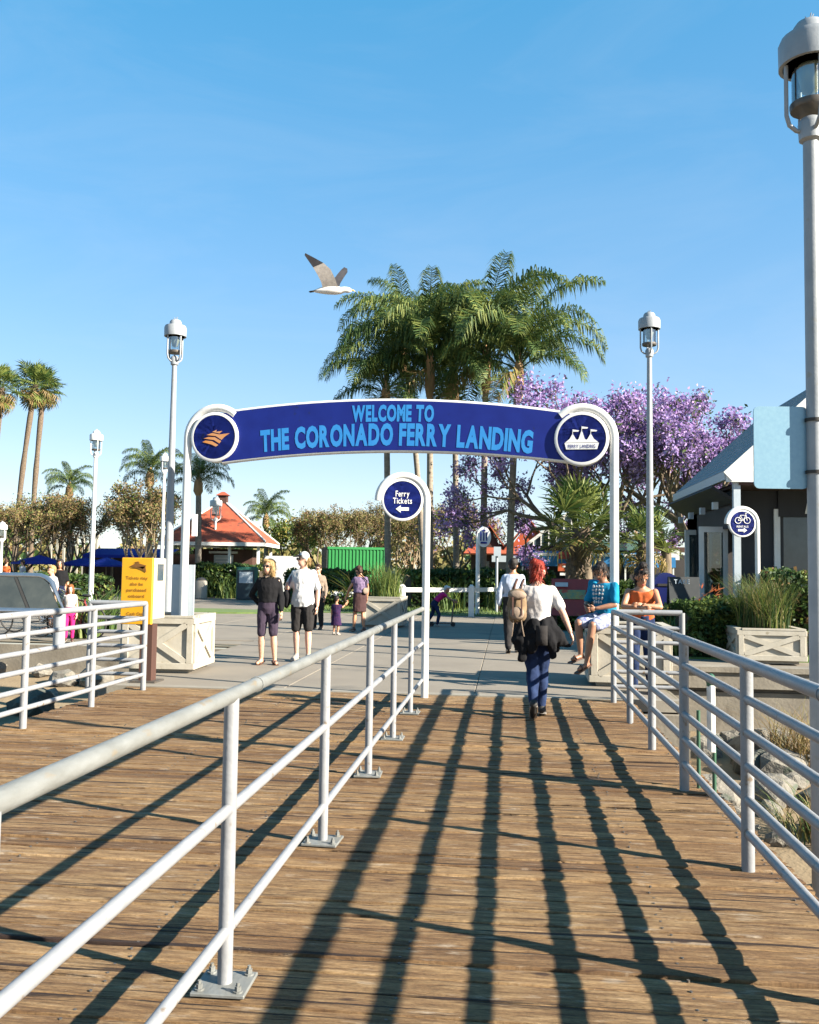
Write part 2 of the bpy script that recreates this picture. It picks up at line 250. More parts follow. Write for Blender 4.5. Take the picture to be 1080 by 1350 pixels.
# ---------------------------------------------------------------- mesh helpers
def frame_from(d):
    d = d.normalized(); a = Vector((0, 0, 1)) if abs(d.z) < 0.9 else Vector((1, 0, 0))
    x = a.cross(d).normalized(); return x, d.cross(x), d
class MB:
    def __init__(s): s.v = []; s.f = []; s.m = []
    def add(s, vs, fs, mi=0):
        o = len(s.v); s.v.extend([tuple(v) for v in vs]); s.f.extend([tuple(i + o for i in f) for f in fs]); s.m.extend([mi] * len(fs)); return s
    def box(s, c, size, rot=None, mi=0, taper=1.0):
        hx, hy, hz = size[0] / 2, size[1] / 2, size[2] / 2; c = Vector(c)
        vs = [Vector((x * hx * (taper if z > 0 else 1), y * hy * (taper if z > 0 else 1), z * hz)) for x, y, z in ((-1, -1, -1), (1, -1, -1), (1, 1, -1), (-1, 1, -1), (-1, -1, 1), (1, -1, 1), (1, 1, 1), (-1, 1, 1))]
        if rot is not None: vs = [rot @ v for v in vs]
        return s.add([c + v for v in vs], [(0, 3, 2, 1), (4, 5, 6, 7), (0, 1, 5, 4), (1, 2, 6, 5), (2, 3, 7, 6), (3, 0, 4, 7)], mi)
    def bar(s, p0, p1, w, h, mi=0, up=(0, 0, 1)):
        p0, p1, up = Vector(p0), Vector(p1), Vector(up); d = (p1 - p0); l = d.length; d = d.normalized()
        x = d.cross(up).normalized(); z = x.cross(d).normalized()
        rot = Matrix((x, d, z)).transposed()
        return s.box((p0 + p1) / 2, (w, l, h), rot, mi)
    def tube(s, pts, rad, n=8, mi=0, caps=True):
        pts = [Vector(p) for p in pts]
        if not isinstance(rad, (list, tuple)): rad = [rad] * len(pts)
        vs, fs = [], []; x = None
        for i, p in enumerate(pts):
            d = (pts[min(i + 1, len(pts) - 1)] - pts[max(i - 1, 0)])
            d = d.normalized() if d.length > 1e-9 else Vector((0, 0, 1))
            if x is None: x, y, _ = frame_from(d)
            else:
                x = (x - d * x.dot(d)); x = x.normalized() if x.length > 1e-6 else frame_from(d)[0]; y = d.cross(x)
            for k in range(n):
                a = 2 * math.pi * k / n; vs.append(p + (x * math.cos(a) + y * math.sin(a)) * rad[i])
        for i in range(len(pts) - 1):
            for k in range(n):
                k2 = (k + 1) % n; fs.append((i * n + k, i * n + k2, (i + 1) * n + k2, (i + 1) * n + k))
        if caps: fs.append(tuple(reversed(range(n)))); fs.append(tuple(range((len(pts) - 1) * n, len(pts) * n)))
        return s.add(vs, fs, mi)
    def lathe(s, prof, c=(0, 0, 0), n=20, mi=0, axis=None, ang=2 * math.pi):
        c = Vector(c); X, Y, Z = (Vector((1, 0, 0)), Vector((0, 1, 0)), Vector((0, 0, 1))) if axis is None else frame_from(Vector(axis))
        vs, fs = [], []
        for r, z in prof:
            for k in range(n):
                a = 2 * math.pi * k / n; vs.append(c + X * (r * math.cos(a)) + Y * (r * math.sin(a)) + Z * z)
        for i in range(len(prof) - 1):
            for k in range(n):
                k2 = (k + 1) % n; fs.append((i * n + k, i * n + k2, (i + 1) * n + k2, (i + 1) * n + k))
        if prof[0][0] > 1e-4: fs.append(tuple(reversed(range(n))))
        if prof[-1][0] > 1e-4: fs.append(tuple(range((len(prof) - 1) * n, len(prof) * n)))
        return s.add(vs, fs, mi)
    def prism(s, outline, o, U, V, Wv, t, mi=0):
        """outline of (u, v) points extruded from plane o + uU + vV by t along Wv"""
        o, U, V, Wv = Vector(o), Vector(U), Vector(V), Vector(Wv); n = len(outline)
        a = [o + U * p[0] + V * p[1] for p in outline]; b = [p + Wv * t for p in a]
        return s.add(a + b, [tuple(reversed(range(n))), tuple(range(n, 2 * n))] + [(i, (i + 1) % n, n + (i + 1) % n, n + i) for i in range(n)], mi)
    def ell(s, c, r, n=10, m=7, rot=None, mi=0):
        c = Vector(c); vs, fs = [], []
        if isinstance(r, (int, float)): r = (r, r, r)
        for i in range(m + 1):
            t = math.pi * i / m; st = max(math.sin(t), 0.02)
            for k in range(n):
                a = 2 * math.pi * k / n; p = Vector((r[0] * st * math.cos(a), r[1] * st * math.sin(a), -r[2] * math.cos(t)))
                vs.append(c + (rot @ p if rot is not None else p))
        for i in range(m):
            for k in range(n):
                k2 = (k + 1) % n; fs.append((i * n + k, i * n + k2, (i + 1) * n + k2, (i + 1) * n + k))
        fs.append(tuple(reversed(range(n)))); fs.append(tuple(range(m * n, (m + 1) * n)))
        return s.add(vs, fs, mi)
    def mesh(s, name, mats, smooth=None):
        me = bpy.data.meshes.new(name); me.from_pydata(s.v, [], s.f)
        for m in (mats if isinstance(mats, (list, tuple)) else [mats]): me.materials.append(MATS[m])
        if any(s.m): me.polygons.foreach_set('material_index', s.m)
        if smooth:
            me.polygons.foreach_set('use_smooth', [True] * len(s.f)); me.set_sharp_from_angle(angle=R(smooth))
        me.update(); return me
    def build(s, name, mats, parent=None, smooth=None, loc=None):
        me = s.mesh(name, mats, smooth)
        return link(name, me, parent, loc)
def link(name, me, parent=None, loc=None, rz=0.0):
    o = bpy.data.objects.new(name, me); COL.objects.link(o)
    if parent is not None: o.parent = parent
    if loc is not None: o.location = loc
    if rz: o.rotation_euler[2] = rz
    return o
def tag(o, label=None, cat=None, group=None, kind=None):
    if label: o['label'] = label
    if cat: o['category'] = cat
    if group: o['group'] = group
    if kind: o['kind'] = kind
    return o
def thing(name, label, cat, loc=(0, 0, 0), rz=0.0, group=None):
    o = bpy.data.objects.new(name, None); COL.objects.link(o); o.empty_display_size = 0.1
    o.location = loc; o.rotation_euler = (0, 0, rz)
    return tag(o, label, cat, group)
def arc(c, r, a0, a1, n, U=Vector((1, 0, 0)), V=Vector((0, 0, 1))):
    return [Vector(c) + U * (r * math.cos(a0 + (a1 - a0) * i / n)) + V * (r * math.sin(a0 + (a1 - a0) * i / n)) for i in range(n + 1)]
def bevel_mesh(me, w, seg=2):
    bm = bmesh.new(); bm.from_mesh(me); bmesh.ops.bevel(bm, geom=bm.edges[:], offset=w, segments=seg, affect='EDGES', profile=0.7); bm.to_mesh(me); bm.free(); return me
# glyphs
GLY = {}
TS = bpy.data.scenes.new('workbench')                   # scratch scene: evaluates glyphs and remeshes, removed at the end
def evaluated(o):
    TS.collection.objects.link(o); vl = TS.view_layers[0]; vl.update()
    me = bpy.data.meshes.new_from_object(o.evaluated_get(vl.depsgraph)); bpy.data.objects.remove(o); return me
def glyph(ch, bold=0.0):
    k = (ch, bold)
    if k not in GLY:
        c = bpy.data.curves.new('glyph', 'FONT'); c.body = ch; c.size = 1.0; c.offset = bold; c.resolution_u = 3
        me = evaluated(bpy.data.objects.new('glyph', c))
        vs = [(v.co.x, v.co.y) for v in me.vertices]; fs = [tuple(p.vertices) for p in me.polygons]
        bpy.data.curves.remove(c); bpy.data.meshes.remove(me)
        x0 = min((v[0] for v in vs), default=0); x1 = max((v[0] for v in vs), default=0.3)
        GLY[k] = ([(x - x0, y) for x, y in vs], fs, x1 - x0)
    return GLY[k]
def text(mb, s, o, U, V, Wv, width, height, mi=0, bold=0.02, gap=0.10, curve=None, lift=0.003):
    """flat lettering centred on o, `width` wide, cap height `height`; curve(u) adds height along V"""
    o, U, V, Wv = Vector(o), Vector(U), Vector(V), Vector(Wv)
    adv = [(0.34 if c == ' ' else glyph(c, bold)[2] + gap) for c in s]; tot = sum(adv) - gap; sx = width / tot; sy = height / 0.70
    x = -tot / 2
    for c, a in zip(s, adv):
        if c != ' ':
            vs, fs, w = glyph(c, bold); uc = (x + w / 2) * sx
            dz = curve(uc) if curve else 0.0
            sl = (curve(uc + 0.02) - curve(uc - 0.02)) / 0.04 if curve else 0.0
            pts = []
            for vx, vy in vs:
                du = (vx - w / 2) * sx; dv = vy * sy - height / 2
                pts.append(o + U * (uc + du - dv * sl * 0.7) + V * (dz + dv + du * sl) + Wv * lift)
            mb.add(pts, fs, mi)
        x += a
    return mb
# ================================================================ SETTING
rnd = random.Random(7)
DX0, DX1, DY1 = -4.82, 1.50, 11.33
# ---- boardwalk: joists below, planks on top (each plank its own piece)
mb = MB()
for x in (-4.7, -3.7, -2.6, -1.5, -0.4, 0.7, 1.38): mb.box((x, 4.5, -0.16), (0.10, 13.4, 0.20))
for y in (-1.5, 2.5, 6.5, 10.5):
    mb.box((-1.66, y, -0.37), (6.2, 0.2, 0.22))
    for x in (-4.4, -1.7, 1.1): mb.tube([(x, y, -0.48), (x, y, -2.4)], 0.15, 10)
deck = tag(mb.build('deck', 'brown_wall'), kind='structure')
PL = []
for k in range(9):
    r_ = random.Random(100 + k); nx, W_ = 44, 0.1365
    prof = [(-0.5, -0.034), (-0.5, -0.005), (-0.48, -0.001), (-0.25, 0.0), (0.0, 0.0), (0.25, 0.0), (0.48, -0.001), (0.5, -0.005), (0.5, -0.034)]
    tilt = r_.uniform(-0.003, 0.003); cup = r_.uniform(-0.002, 0.002)
    vs, fs = [], []
    for i in range(nx + 1):
        x = DX0 + (DX1 - DX0) * i / nx
        w = 0.003 * noise.noise((x * 1.7, k * 5.1, 0)); zz = 0.005 * noise.noise((x * 0.6, k * 3.3, 7))
        for j, (t, z) in enumerate(prof):
            e = 0.004 * noise.noise((x * 4.0, t * 3 + k * 9.0, 3)) if j not in (0, 8) else 0
            zt = z + zz + tilt * t * 2 + cup * (1 - 4 * t * t) + (0.0035 * noise.noise((x * 5, t * 4 + k * 7, 1)) if 0 < j < 8 else 0)
            vs.append((x + (r_.uniform(-.02, .02) if i in (0, nx) else 0), t * W_ + w + (e if abs(t) > .4 else 0), zt))
    n = len(prof)
    for i in range(nx):
        for j in range(n - 1): fs.append((i * n + j, (i + 1) * n + j, (i + 1) * n + j + 1, i * n + j + 1))
    fs.append(tuple(range(n))); fs.append(tuple(reversed(range(nx * n, nx * n + n))))
    q = MB(); q.add(vs, fs); me = q.mesh('plank', 'deck_wood'); me.polygons.foreach_set('use_smooth', [True] * len(me.polygons)); me.set_sharp_from_angle(angle=R(40)); PL.append(me)
y = DY1 - 0.075; k = 0
while y > -2.0:
    o = link('plank', PL[rnd.randrange(9)], deck, (0, y, -0.005 + rnd.uniform(-0.005, 0.004)))
    o.rotation_euler = (rnd.uniform(-0.018, 0.018), 0, rnd.uniform(-0.0006, 0.0006))
    o.cycles.shadow_terminator_geometry_offset = 0.0
    if rnd.random() < 0.5: o.rotation_euler[2] += math.pi; o.location.x = DX0 + DX1
    y -= 0.1495; k += 1
q = MB(); y = DY1 - 0.075
while y > 0.8:                                            # pairs of nail heads over the joists
    for x in (-4.7, -3.7, -2.6, -1.5, -0.4, 0.7, 1.38):
        for s in (-1, 1):
            if rnd.random() < .85: c = Vector((x + rnd.uniform(-.02, .02), y + s * .042 + rnd.uniform(-.008, .008), -.016)); q.tube([c, c + Vector((0, 0, .0135))], .0066, 6)
    y -= 0.1495
tag(q.build('nails', 'steel_dark', deck), kind='stuff')
# ---- ground, plaza slabs, kerb, seawall, shore
q = MB(); q.add([(-600, 17.6, -.03), (-5.4, 17.6, -.03), (-5.25, 11.36, -.03), (2.12, 11.36, -.03), (2.15, 13.0, -.03), (600, 13.0, -.03), (600, 900, -.03), (-600, 900, -.03)], [(0, 1, 2, 3, 4, 5, 6, 7)])
tag(q.build('ground', 'ground'), kind='structure')
plaza = MB(); plaza.box((-1.56, 21.2, -0.058), (7.3, 19.6, 0.08)); plaza.box((-18.6, 31.8, -0.058), (26.6, 27.4, 0.08)); plaza.box((4.5, 15.1, -0.058), (4.8, 4.0, 0.08)); plaza = tag(plaza.build('plaza', 'concrete'), kind='structure')
SLAB = {}
def slab(x0, y0, x1, y1):
    key = (round(x1 - x0, 3), round(y1 - y0, 3))
    if key not in SLAB:
        m_ = MB(); m_.box((0, 0, -0.05), (key[0] - 0.008, key[1] - 0.008, 0.1)); me = m_.mesh('slab', 'concrete'); bevel_mesh(me, 0.006, 1); SLAB[key] = me
    link('slab', SLAB[key], plaza, ((x0 + x1) / 2, (y0 + y1) / 2, rnd.uniform(-0.002, 0.002)))
S = 2.44
for i in range(-11, 4):
    for j in range(14):
        x0, y0 = -5.28 + i * S, 11.52 + j * S
        x1, y1 = x0 + S, y0 + S
        if x1 < -5.2 and y0 < 18.0: continue
        if x0 > 1.9 and y0 < 13.3: continue
        if x0 > 1.9 and y0 > 17: continue
        if y0 > 31 and x0 > -9: continue
        slab(x0, y0, x1, y1)
slab(2.04, 13.02, 4.48, 13.96); slab(4.48, 13.02, 6.92, 13.96)
kb = MB(); kb.box((-1.56, 11.425, -0.06), (7.34, 0.17, 0.136)); tag(kb.build('kerb_strip', 'kerb'), kind='structure')
for nm, pts in (('seawall', [(2.12, 11.34), (2.15, 13.02), (40, 13.02)]), ('seawall', [(-5.26, 11.34), (-5.4, 17.5), (-60, 17.5)]), ('seawall', [(-5.26, 11.30), (2.12, 11.30)])):
    w = MB()
    for a, b in zip(pts[:-1], pts[1:]): w.bar((a[0], a[1], -1.25), (b[0], b[1], -1.25), 0.14, 2.36 if len(pts) > 2 else 2.2)
    tag(w.build(nm, 'concrete_wall'), kind='structure')
# low parapet on the right and its cap
w = MB(); w.box((21.2, 13.0, 0.10), (38, 0.26, 0.22)); w.box((21.2, 13.0, 0.245), (38, 0.34, 0.07)); tag(w.build('parapet', 'concrete_wall'), 'low pale concrete parapet above the rocks on the right', 'wall')
def bankz(x, y):
    e = 13.0 if x > 0 else 17.5
    d = e - y
    z = -0.62 - 0.13 * max(0, d) - 0.02 * max(0, d - 4) ** 1.3
    return max(z, -2.3) + 0.10 * noise.noise((x * .6, y * .6, 2)) + 0.04 * noise.noise((x * 2.1, y * 2.1, 5))
vs, fs = [], []; nx, ny = 120, 70
for j in range(ny + 1):
    for i in range(nx + 1):
        x = -60 + 120 * i / nx; y = -24 + 41.5 * j / ny; vs.append((x, y, bankz(x, y) if not (-5.3 < x < 2.0) else -1.5))
for j in range(ny):
    for i in range(nx): a = j * (nx + 1) + i; fs.append((a, a + 1, a + nx + 2, a + nx + 1))
q = MB(); q.add(vs, fs); shore = tag(q.build('shore', 'sand', smooth=60), kind='structure')
BO = []
for k in range(10):
    bm = bmesh.new(); bmesh.ops.create_icosphere(bm, subdivisions=2, radius=1.0)
    sx = (random.Random(k).uniform(.8, 1.3), random.Random(k + 50).uniform(.7, 1.1), random.Random(k + 90).uniform(.5, .85))
    for v in bm.verts:
        d = 1 + 0.42 * noise.noise(v.co * 1.1 + Vector((k * 7, 0, 0))) + 0.18 * noise.noise(v.co * 2.6 + Vector((0, k * 5, 0)))
        v.co = Vector((v.co.x * sx[0], v.co.y * sx[1], v.co.z * sx[2])) * d
        for ax in range(3): v.co[ax] = max(min(v.co[ax], 0.85), -0.85)
    me = bpy.data.meshes.new('boulder'); bm.to_mesh(me); bm.free(); me.materials.append(M['rock' if k % 5 else 'rock_dark']); BO.append(me)
def boulders(n, x0, x1, y0, y1, seed, smin, smax):
    r_ = random.Random(seed)
    for _ in range(n):
        x, y = r_.uniform(x0, x1), r_.uniform(y0, y1); s = smin + (smax - smin) * r_.random() ** 2
        o = link('boulder', BO[r_.randrange(10)], shore, (x, y, bankz(x, y) + s * 0.25))
        o.rotation_euler = (r_.uniform(-.4, .4), r_.uniform(-.4, .4), r_.uniform(0, 6.3)); o.scale = (s, s, s)
boulders(70, 1.8, 6.5, 8.3, 12.8, 1, .12, .36); boulders(46, 1.9, 5.0, 5.2, 8.6, 2, .10, .30); boulders(24, 2.6, 9, 9, 12.9, 3, .25, .42); boulders(110, 1.75, 5.5, 5.0, 12.6, 8, .06, .2)
boulders(60, -12, -5.6, 8.5, 17.2, 4, .16, .5); boulders(25, -10, -5.4, 4.5, 8.5, 5, .15, .4)
# ---- lawns behind the plaza
def lawn(name, pts, z=0.02):
    q = MB(); q.prism([(p[0], p[1]) for p in pts], (0, 0, -0.03), (1, 0, 0), (0, 1, 0), (0, 0, 1), z + 0.03); return tag(q.build(name, 'grass'), kind='structure')
lawn('lawn', [(-9.0, 31.2), (6, 30.6), (30, 34), (30, 80), (-14, 80), (-14, 45.8), (-9.0, 45.8)])
lawn('lawn', [(-60, 46.0), (-14.2, 46.0), (-14.2, 80), (-60, 80)], 0.024)
lawn('lawn', [(2.2, 17.0), (20, 17.0), (20, 30.5), (6.0, 30.5), (2.2, 29.6)], 0.028)
# grass island on the plaza beside the arch
isl = G(258, 806); lawn('lawn', [(isl.x + 3.0 * math.cos(a) * (1.0 if math.cos(a) > 0 else 2.5), isl.y + 1.3 * math.sin(a)) for a in [i * math.pi / 10 for i in range(20)]], 0.05)
def blades(name, mats, n, fn, h0, h1, w, seed, lean=0.5, parent=None, seg=2):
    r_ = random.Random(seed); q = MB()
    for _ in range(n):
        p = Vector(fn(r_)); a = r_.uniform(0, 2 * math.pi); d = Vector((math.cos(a), math.sin(a), 0)); s = Vector((-d.y, d.x, 0)); h = r_.uniform(h0, h1); ln = h * lean * r_.uniform(.2, 1)
        pts = [p + d * (ln * (t / seg) ** 2) + Vector((0, 0, h * (t / seg) * (1 - 0.25 * lean * (t / seg)))) for t in range(seg + 1)]
        vs = []
        for t, pp in enumerate(pts): ww = w * (1 - 0.85 * t / seg) ; vs += [pp - s * ww, pp + s * ww]
        q.add(vs, [(2 * t, 2 * t + 1, 2 * t + 3, 2 * t + 2) for t in range(seg)], r_.randrange(len(mats)))
    return q.build(name, mats, parent)
tag(blades('grass_blades', ['grass', 'leaf_light', 'leaf_mid'], 5200, lambda r: (r.uniform(-8.5, 6), r.uniform(31.4, 36), 0.02), .05, .13, .012, 9, seg=1), 'short green lawn grass behind the white post fence', 'grass', kind='stuff')

# ================================================================ RAILINGS
def railing(label, pts_y, X, heights, r_top, r_rail, r_post, mats, plates, y_end=None, ret=None, rseed=0):
    base = thing('railing', label, 'railing', (X, pts_y[-1], 0))
    def L_(p): return Vector(p) - Vector((X, pts_y[-1], 0))
    y0, y1 = pts_y[0] - 1.2, (y_end or pts_y[-1])
    for k, h in enumerate(heights):
        t = MB(); rr = r_top if k == 0 else r_rail
        pts = [(X, y0, h), (X, y1, h)]
        if k == 0 and ret is None: pts = [(X, y0, h), (X, y1 - 0.02, h)]
        t.tube([L_(p) for p in pts], rr, 14)
        if k == 0:
            for yy in pts_y[1:-1:2]: t.tube([L_((X, yy + .33, h)), L_((X, yy + .345, h))], rr + .004, 14)
        t.build('top_rail' if k == 0 else 'rail', mats[0] if k == 0 else mats[1], base, 50)
        if ret is not None:
            t = MB(); t.tube([L_((X + (0.03 if ret > 0 else -.03), y1, h)), L_((X + ret, y1, h))], rr, 12); t.build('top_rail' if k == 0 else 'rail', mats[0] if k == 0 else mats[1], base, 50)
    for yy in pts_y:
        t = MB(); t.tube([L_((X, yy, -0.005 if plates else -0.3)), L_((X, yy, heights[0] - 0.01))], r_post, 14); po = t.build('post', mats[1], base, 50)
        if plates:
            t = MB(); t.box(L_((X, yy, 0.008)), (0.20, 0.20, 0.014), Matrix.Rotation(random.Random(int(yy * 10)).uniform(-.1, .1), 3, 'Z')); me = t.build('base_plate', 'rail_galv', po); bevel_mesh(me.data, 0.003, 1)
            for sx in (-1, 1):
                for sy in (-1, 1):
                    t = MB(); c = L_((X + sx * .072, yy + sy * .072, 0.015)); t.tube([c, c + Vector((0, 0, .006))], .018, 10); t.tube([c + Vector((0, 0, .006)), c + Vector((0, 0, .022))], .012, 6); t.tube([c + Vector((0, 0, .022)), c + Vector((0, 0, .034))], .007, 6); t.build('bolt', 'rail_galv', po)
    if ret is not None:
        t = MB(); t.tube([L_((X + ret, y1, -0.02)), L_((X + ret, y1, heights[0]))], r_post, 14); t.build('post', mats[1], base, 50)
    return base
H6 = [1.07, .885, .71, .535, .36, .185]
railing('three-bar galvanised pipe railing dividing the boardwalk, bolted to the planks', [-1.4, 0.15, 1.75, 3.38, 5.18, 6.88, 8.36, 9.86], -1.03, [1.065, 0.645, 0.20], .0285, .0215, .028, ('rail_galv', 'rail_paint'), True, y_end=11.12)
railing('six-bar white pipe railing on the right edge of the boardwalk above the rocks', [-1.1, 0.45, 2.0, 3.52, 5.06, 6.80, 8.27, 9.72, 11.18], 1.27, H6, .032, .0245, .034, ('rail_paint', 'rail_paint'), False, ret=0.80)
railing('six-bar white pipe railing on the far left edge of the boardwalk', [0.9, 2.4, 3.9, 5.35, 6.8, 8.25, 9.67, 11.10], -4.53, H6, .032, .0245, .034, ('rail_paint', 'rail_paint'), False, ret=-0.72)
# utility marker outside the right railing
p = atD(937, 958, 6.35); u = thing('utility_marker', 'narrow white marker plate on thin green pipes outside the right railing', 'marker', (1.42, p.y, bankz(1.6, p.y)))
zb = bankz(1.6, p.y)
for dx, dy, z1 in ((0.02, 0, .34), (-.03, .28, .55)):
    t = MB(); t.tube([(dx, dy, -.1), (dx, dy, z1 - zb)], .014, 8); t.build('pipe', 'pipe_green', u, 50)
t = MB(); t.box((0, 0, .54 - zb), (.035, .12, .46)); bevel_mesh(t.build('plate', 'paint_white', u).data, .006, 1)
t = MB(); t.ell((0, 0, .80 - zb), (.035, .05, .05)); t.tube([(0, 0, .76 - zb), (0, 0, .80 - zb)], .03, 8); t.build('cap', 'pipe_green', u, 60)
# ================================================================ SIGNS, LAMPS, PLANTERS
def cross_planter(label, loc, rz=0.0, w=1.04, h=0.80, inner='soil'):
    t = thing('planter_box', label, 'planter', loc, rz, 'cream cross-braced planter boxes')
    b = MB(); tk = .05
    for s in (-1, 1):
        b.box((s * (w / 2 - tk / 2), 0, h / 2 + .03), (tk, w, h - .06)); b.box((0, s * (w / 2 - tk / 2), h / 2 + .03), (w - 2 * tk, tk, h - .06))
    b.box((0, 0, .09), (w - .1, w - .1, .06)); b.box((0, 0, .03), (w - .16, w - .16, .06)); b.build('body', 'cream', t)
    s_ = MB(); s_.box((0, 0, h - .12), (w - 2 * tk, w - 2 * tk, .08)); s_.build('soil', 'soil', t)
    for k in range(4):
        rot = Matrix.Rotation(k * math.pi / 2, 3, 'Z'); pr = .034
        for nm, c, sz in (('trim', (0, -w / 2 - pr / 2, h - .045), (w + .046, pr, .09)), ('trim', (0, -w / 2 - pr / 2, .105), (w + .046, pr, .09)), ('trim', (-w / 2 + .045, -w / 2 - pr / 2, h / 2 + .03), (.09, pr, h - .24)), ('trim', (w / 2 - .045, -w / 2 - pr / 2, h / 2 + .03), (.09, pr, h - .24))):
            m_ = MB(); m_.box(rot @ Vector(c), sz if k % 2 == 0 else (sz[1], sz[0], sz[2])); bevel_mesh(m_.build(nm, 'cream', t).data, .004, 1)
        x0, z0, z1 = w / 2 - .09, .15, h - .09
        for s in (-1, 1):
            m_ = MB(); yy = -w / 2 - .016 - (0.001 if s > 0 else 0)
            a, c = rot @ Vector((-s * (x0 - .01), yy, z0 + .01)), rot @ Vector((s * (x0 - .01), yy, z1 - .01))
            m_.bar(a, c, .034 if s > 0 else .029, .085, up=(0, 0, 1)); m_.build('cross_brace', 'cream', t)
    cap = MB()
    for k in range(4):
        rot = Matrix.Rotation(k * math.pi / 2, 3, 'Z'); cap.box(rot @ Vector((0.03 if k % 2 == 0 else 0.03, -w / 2 + .02, h + .014)), ((w - .06, .12, .028) if k % 2 == 0 else (.12, w - .06, .028)))
    cap.build('rim', 'cream', t)
    return t
PA, PB = onD(243, 14.0), onD(810, 12.8)
cross_planter('cream cross-braced planter box at the foot of the arch beside the yellow ticket box', onD(226, 13.75), R(3))
cross_planter('cream cross-braced planter box the young man in blue sits on', onD(826, 12.85), R(-2))
pm = onD(508, 24.6); cross_planter('cream planter box holding tall grass beside the woman with a toddler', pm, R(-2), 1.02, .78)
pr_ = onD(1006, 16.3); cross_planter('cream planter box with tall grass above the right parapet', pr_, R(-2), 1.1, .58)
# ---- welcome arch
AU = (PB - PA); AL = AU.length; AU.normalize(); AN = Vector((AU.y, -AU.x, 0)); AM = (PA + PB) / 2; Zv = Vector((0, 0, 1))
def auz(px, py):
    d = ray(px, py); t = (AM - CO).dot(AN) / d.dot(AN); p = CO + d * t; return (p - AM).dot(AU), p.z
arch = thing('welcome_arch', 'white arch over the walkway with a navy banner reading WELCOME TO THE CORONADO FERRY LANDING', 'arch', AM, math.atan2(AU.y, AU.x))
X_, Y_ = Vector((1, 0, 0)), Vector((0, -1, 0))           # in arch space -Y faces the boardwalk
cl, cr = auz(285, 577), auz(767, 579); hl = AL / 2
for sgn, c in ((-1, cl), (1, cr)):
    rr = abs(sgn * hl - c[0]); pts = [Vector((sgn * hl, 0, -0.1)), Vector((sgn * hl, 0, c[1] * .5)), Vector((sgn * hl, 0, c[1]))]
    a0, a1 = (math.pi, R(48)) if sgn < 0 else (0, R(132))
    pts += [Vector((c[0], 0, c[1])) + Vector((rr * math.cos(a), 0, rr * math.sin(a))) for a in [a0 + (a1 - a0) * i / 14 for i in range(1, 15)]]
    q = MB(); q.tube(pts, .062, 16); q.build('pole', 'paint_white', arch, 60)
    q = MB(); q.lathe([(.062, 0), (.115, 0), (.115, .02), (.062, .03)], (sgn * hl, 0, .0), 16); q.build('pole_base', 'paint_white', arch, 50)
tl, tm, tr_ = auz(312, 543), auz(528, 529), auz(742, 545); bl, bmid, br = auz(312, 607), auz(528, 594), auz(742, 607)
def par(a, b, c):
    A = np.array([[u * u, u, 1] for u, _ in (a, b, c)]); k = np.linalg.solve(A, np.array([z for _, z in (a, b, c)])); return lambda u: float(k[0] * u * u + k[1] * u + k[2])
ftop, fbot = par(tl, tm, tr_), par(bl, bmid, br)
us = [cl[0] + .12 + (cr[0] - cl[0] - .24) * i / 40 for i in range(41)]
q = MB(); q.prism([(u, ftop(u)) for u in us] + [(u, fbot(u)) for u in reversed(us)], (0, .04, 0), X_, Zv, Y_, .08); q.build('banner', 'navy', arch)
for f_ in (ftop, fbot):
    q = MB(); q.tube([Vector((u, 0, f_(u))) for u in us], .038, 12); q.build('banner_edge', 'paint_white', arch, 60)
fmid = lambda u: (ftop(u) + fbot(u)) / 2
t1a, t1b = auz(465, 545), auz(573, 545); t2a, t2b = auz(345, 577), auz(703, 577)
u1 = (t1a[0] + t1b[0]) / 2; u2 = (t2a[0] + t2b[0]) / 2
c1 = auz(519, 545)[1] - fmid(u1); c2 = auz(528, 573)[1] - fmid(auz(528, 573)[0])
hc = (ftop(0) - fbot(0))
for s_, uc, wd, hh, cc in (('WELCOME TO', u1, t1b[0] - t1a[0], .225, c1), ('THE CORONADO FERRY LANDING', u2, t2b[0] - t2a[0], .30, c2)):
    q = MB(); text(q, s_, (uc, -.04, 0), X_, Zv, Y_, wd, hh, bold=.05, gap=.05, curve=lambda u, uc=uc, cc=cc: fmid(uc + u) + cc, lift=.004); q.build('lettering', 'sign_cyan', arch)
def disc(parent, c, r, face='navy', rim='sign_white', t=.10):
    q = MB(); q.lathe([(r, -t / 2), (r, t / 2 - .006), (r - .012, t / 2), (r * .885, t / 2), (r * .885, t / 2 - .012), (0.0001, t / 2 - .012)], c, 40, axis=(0, -1, 0)); d = q.build('disc', rim, parent, 40)
    q = MB(); q.lathe([(r * .88, 0), (0.0001, 0.0)], Vector(c) + Vector((0, -t / 2 + .004, 0)), 40, axis=(0, -1, 0)); q.build('face', face, d)
    return d
dl = disc(arch, (cl[0], 0, cl[1]), .385, t=.16); dr = disc(arch, (cr[0], 0, cr[1]), .385, t=.16)
def poly(mb, pts, c, s, y, mi=0, t=.004): mb.prism([(p[0] * s, p[1] * s) for p in pts], Vector(c) + Vector((0, y, 0)), X_, Zv, Y_, t, mi)
q = MB(); c = (cl[0], 0, cl[1])                           # orange boat made of swept strokes
poly(q, [(-.62, -.26), (-.45, -.18), (-.1, -.22), (.25, -.42), (.12, -.5), (-.15, -.38)], c, .30, -.082)
poly(q, [(-.55, -.08), (-.3, 0), (.05, -.02), (.4, -.22), (.3, -.34), (0, -.16)], c, .30, -.0825)
poly(q, [(-.4, .1), (-.1, .2), (.3, .12), (.85, .18), (.55, -.02), (.42, -.16), (.1, .04)], c, .30, -.083)
poly(q, [(-.1, .26), (.15, .36), (.1, .26), (.45, .3), (.3, .17)], c, .30, -.0835); q.build('boat_emblem', 'sign_orange', dl)
q = MB(); c = (cr[0], 0, cr[1])                           # three tent tops with pennants over a name band
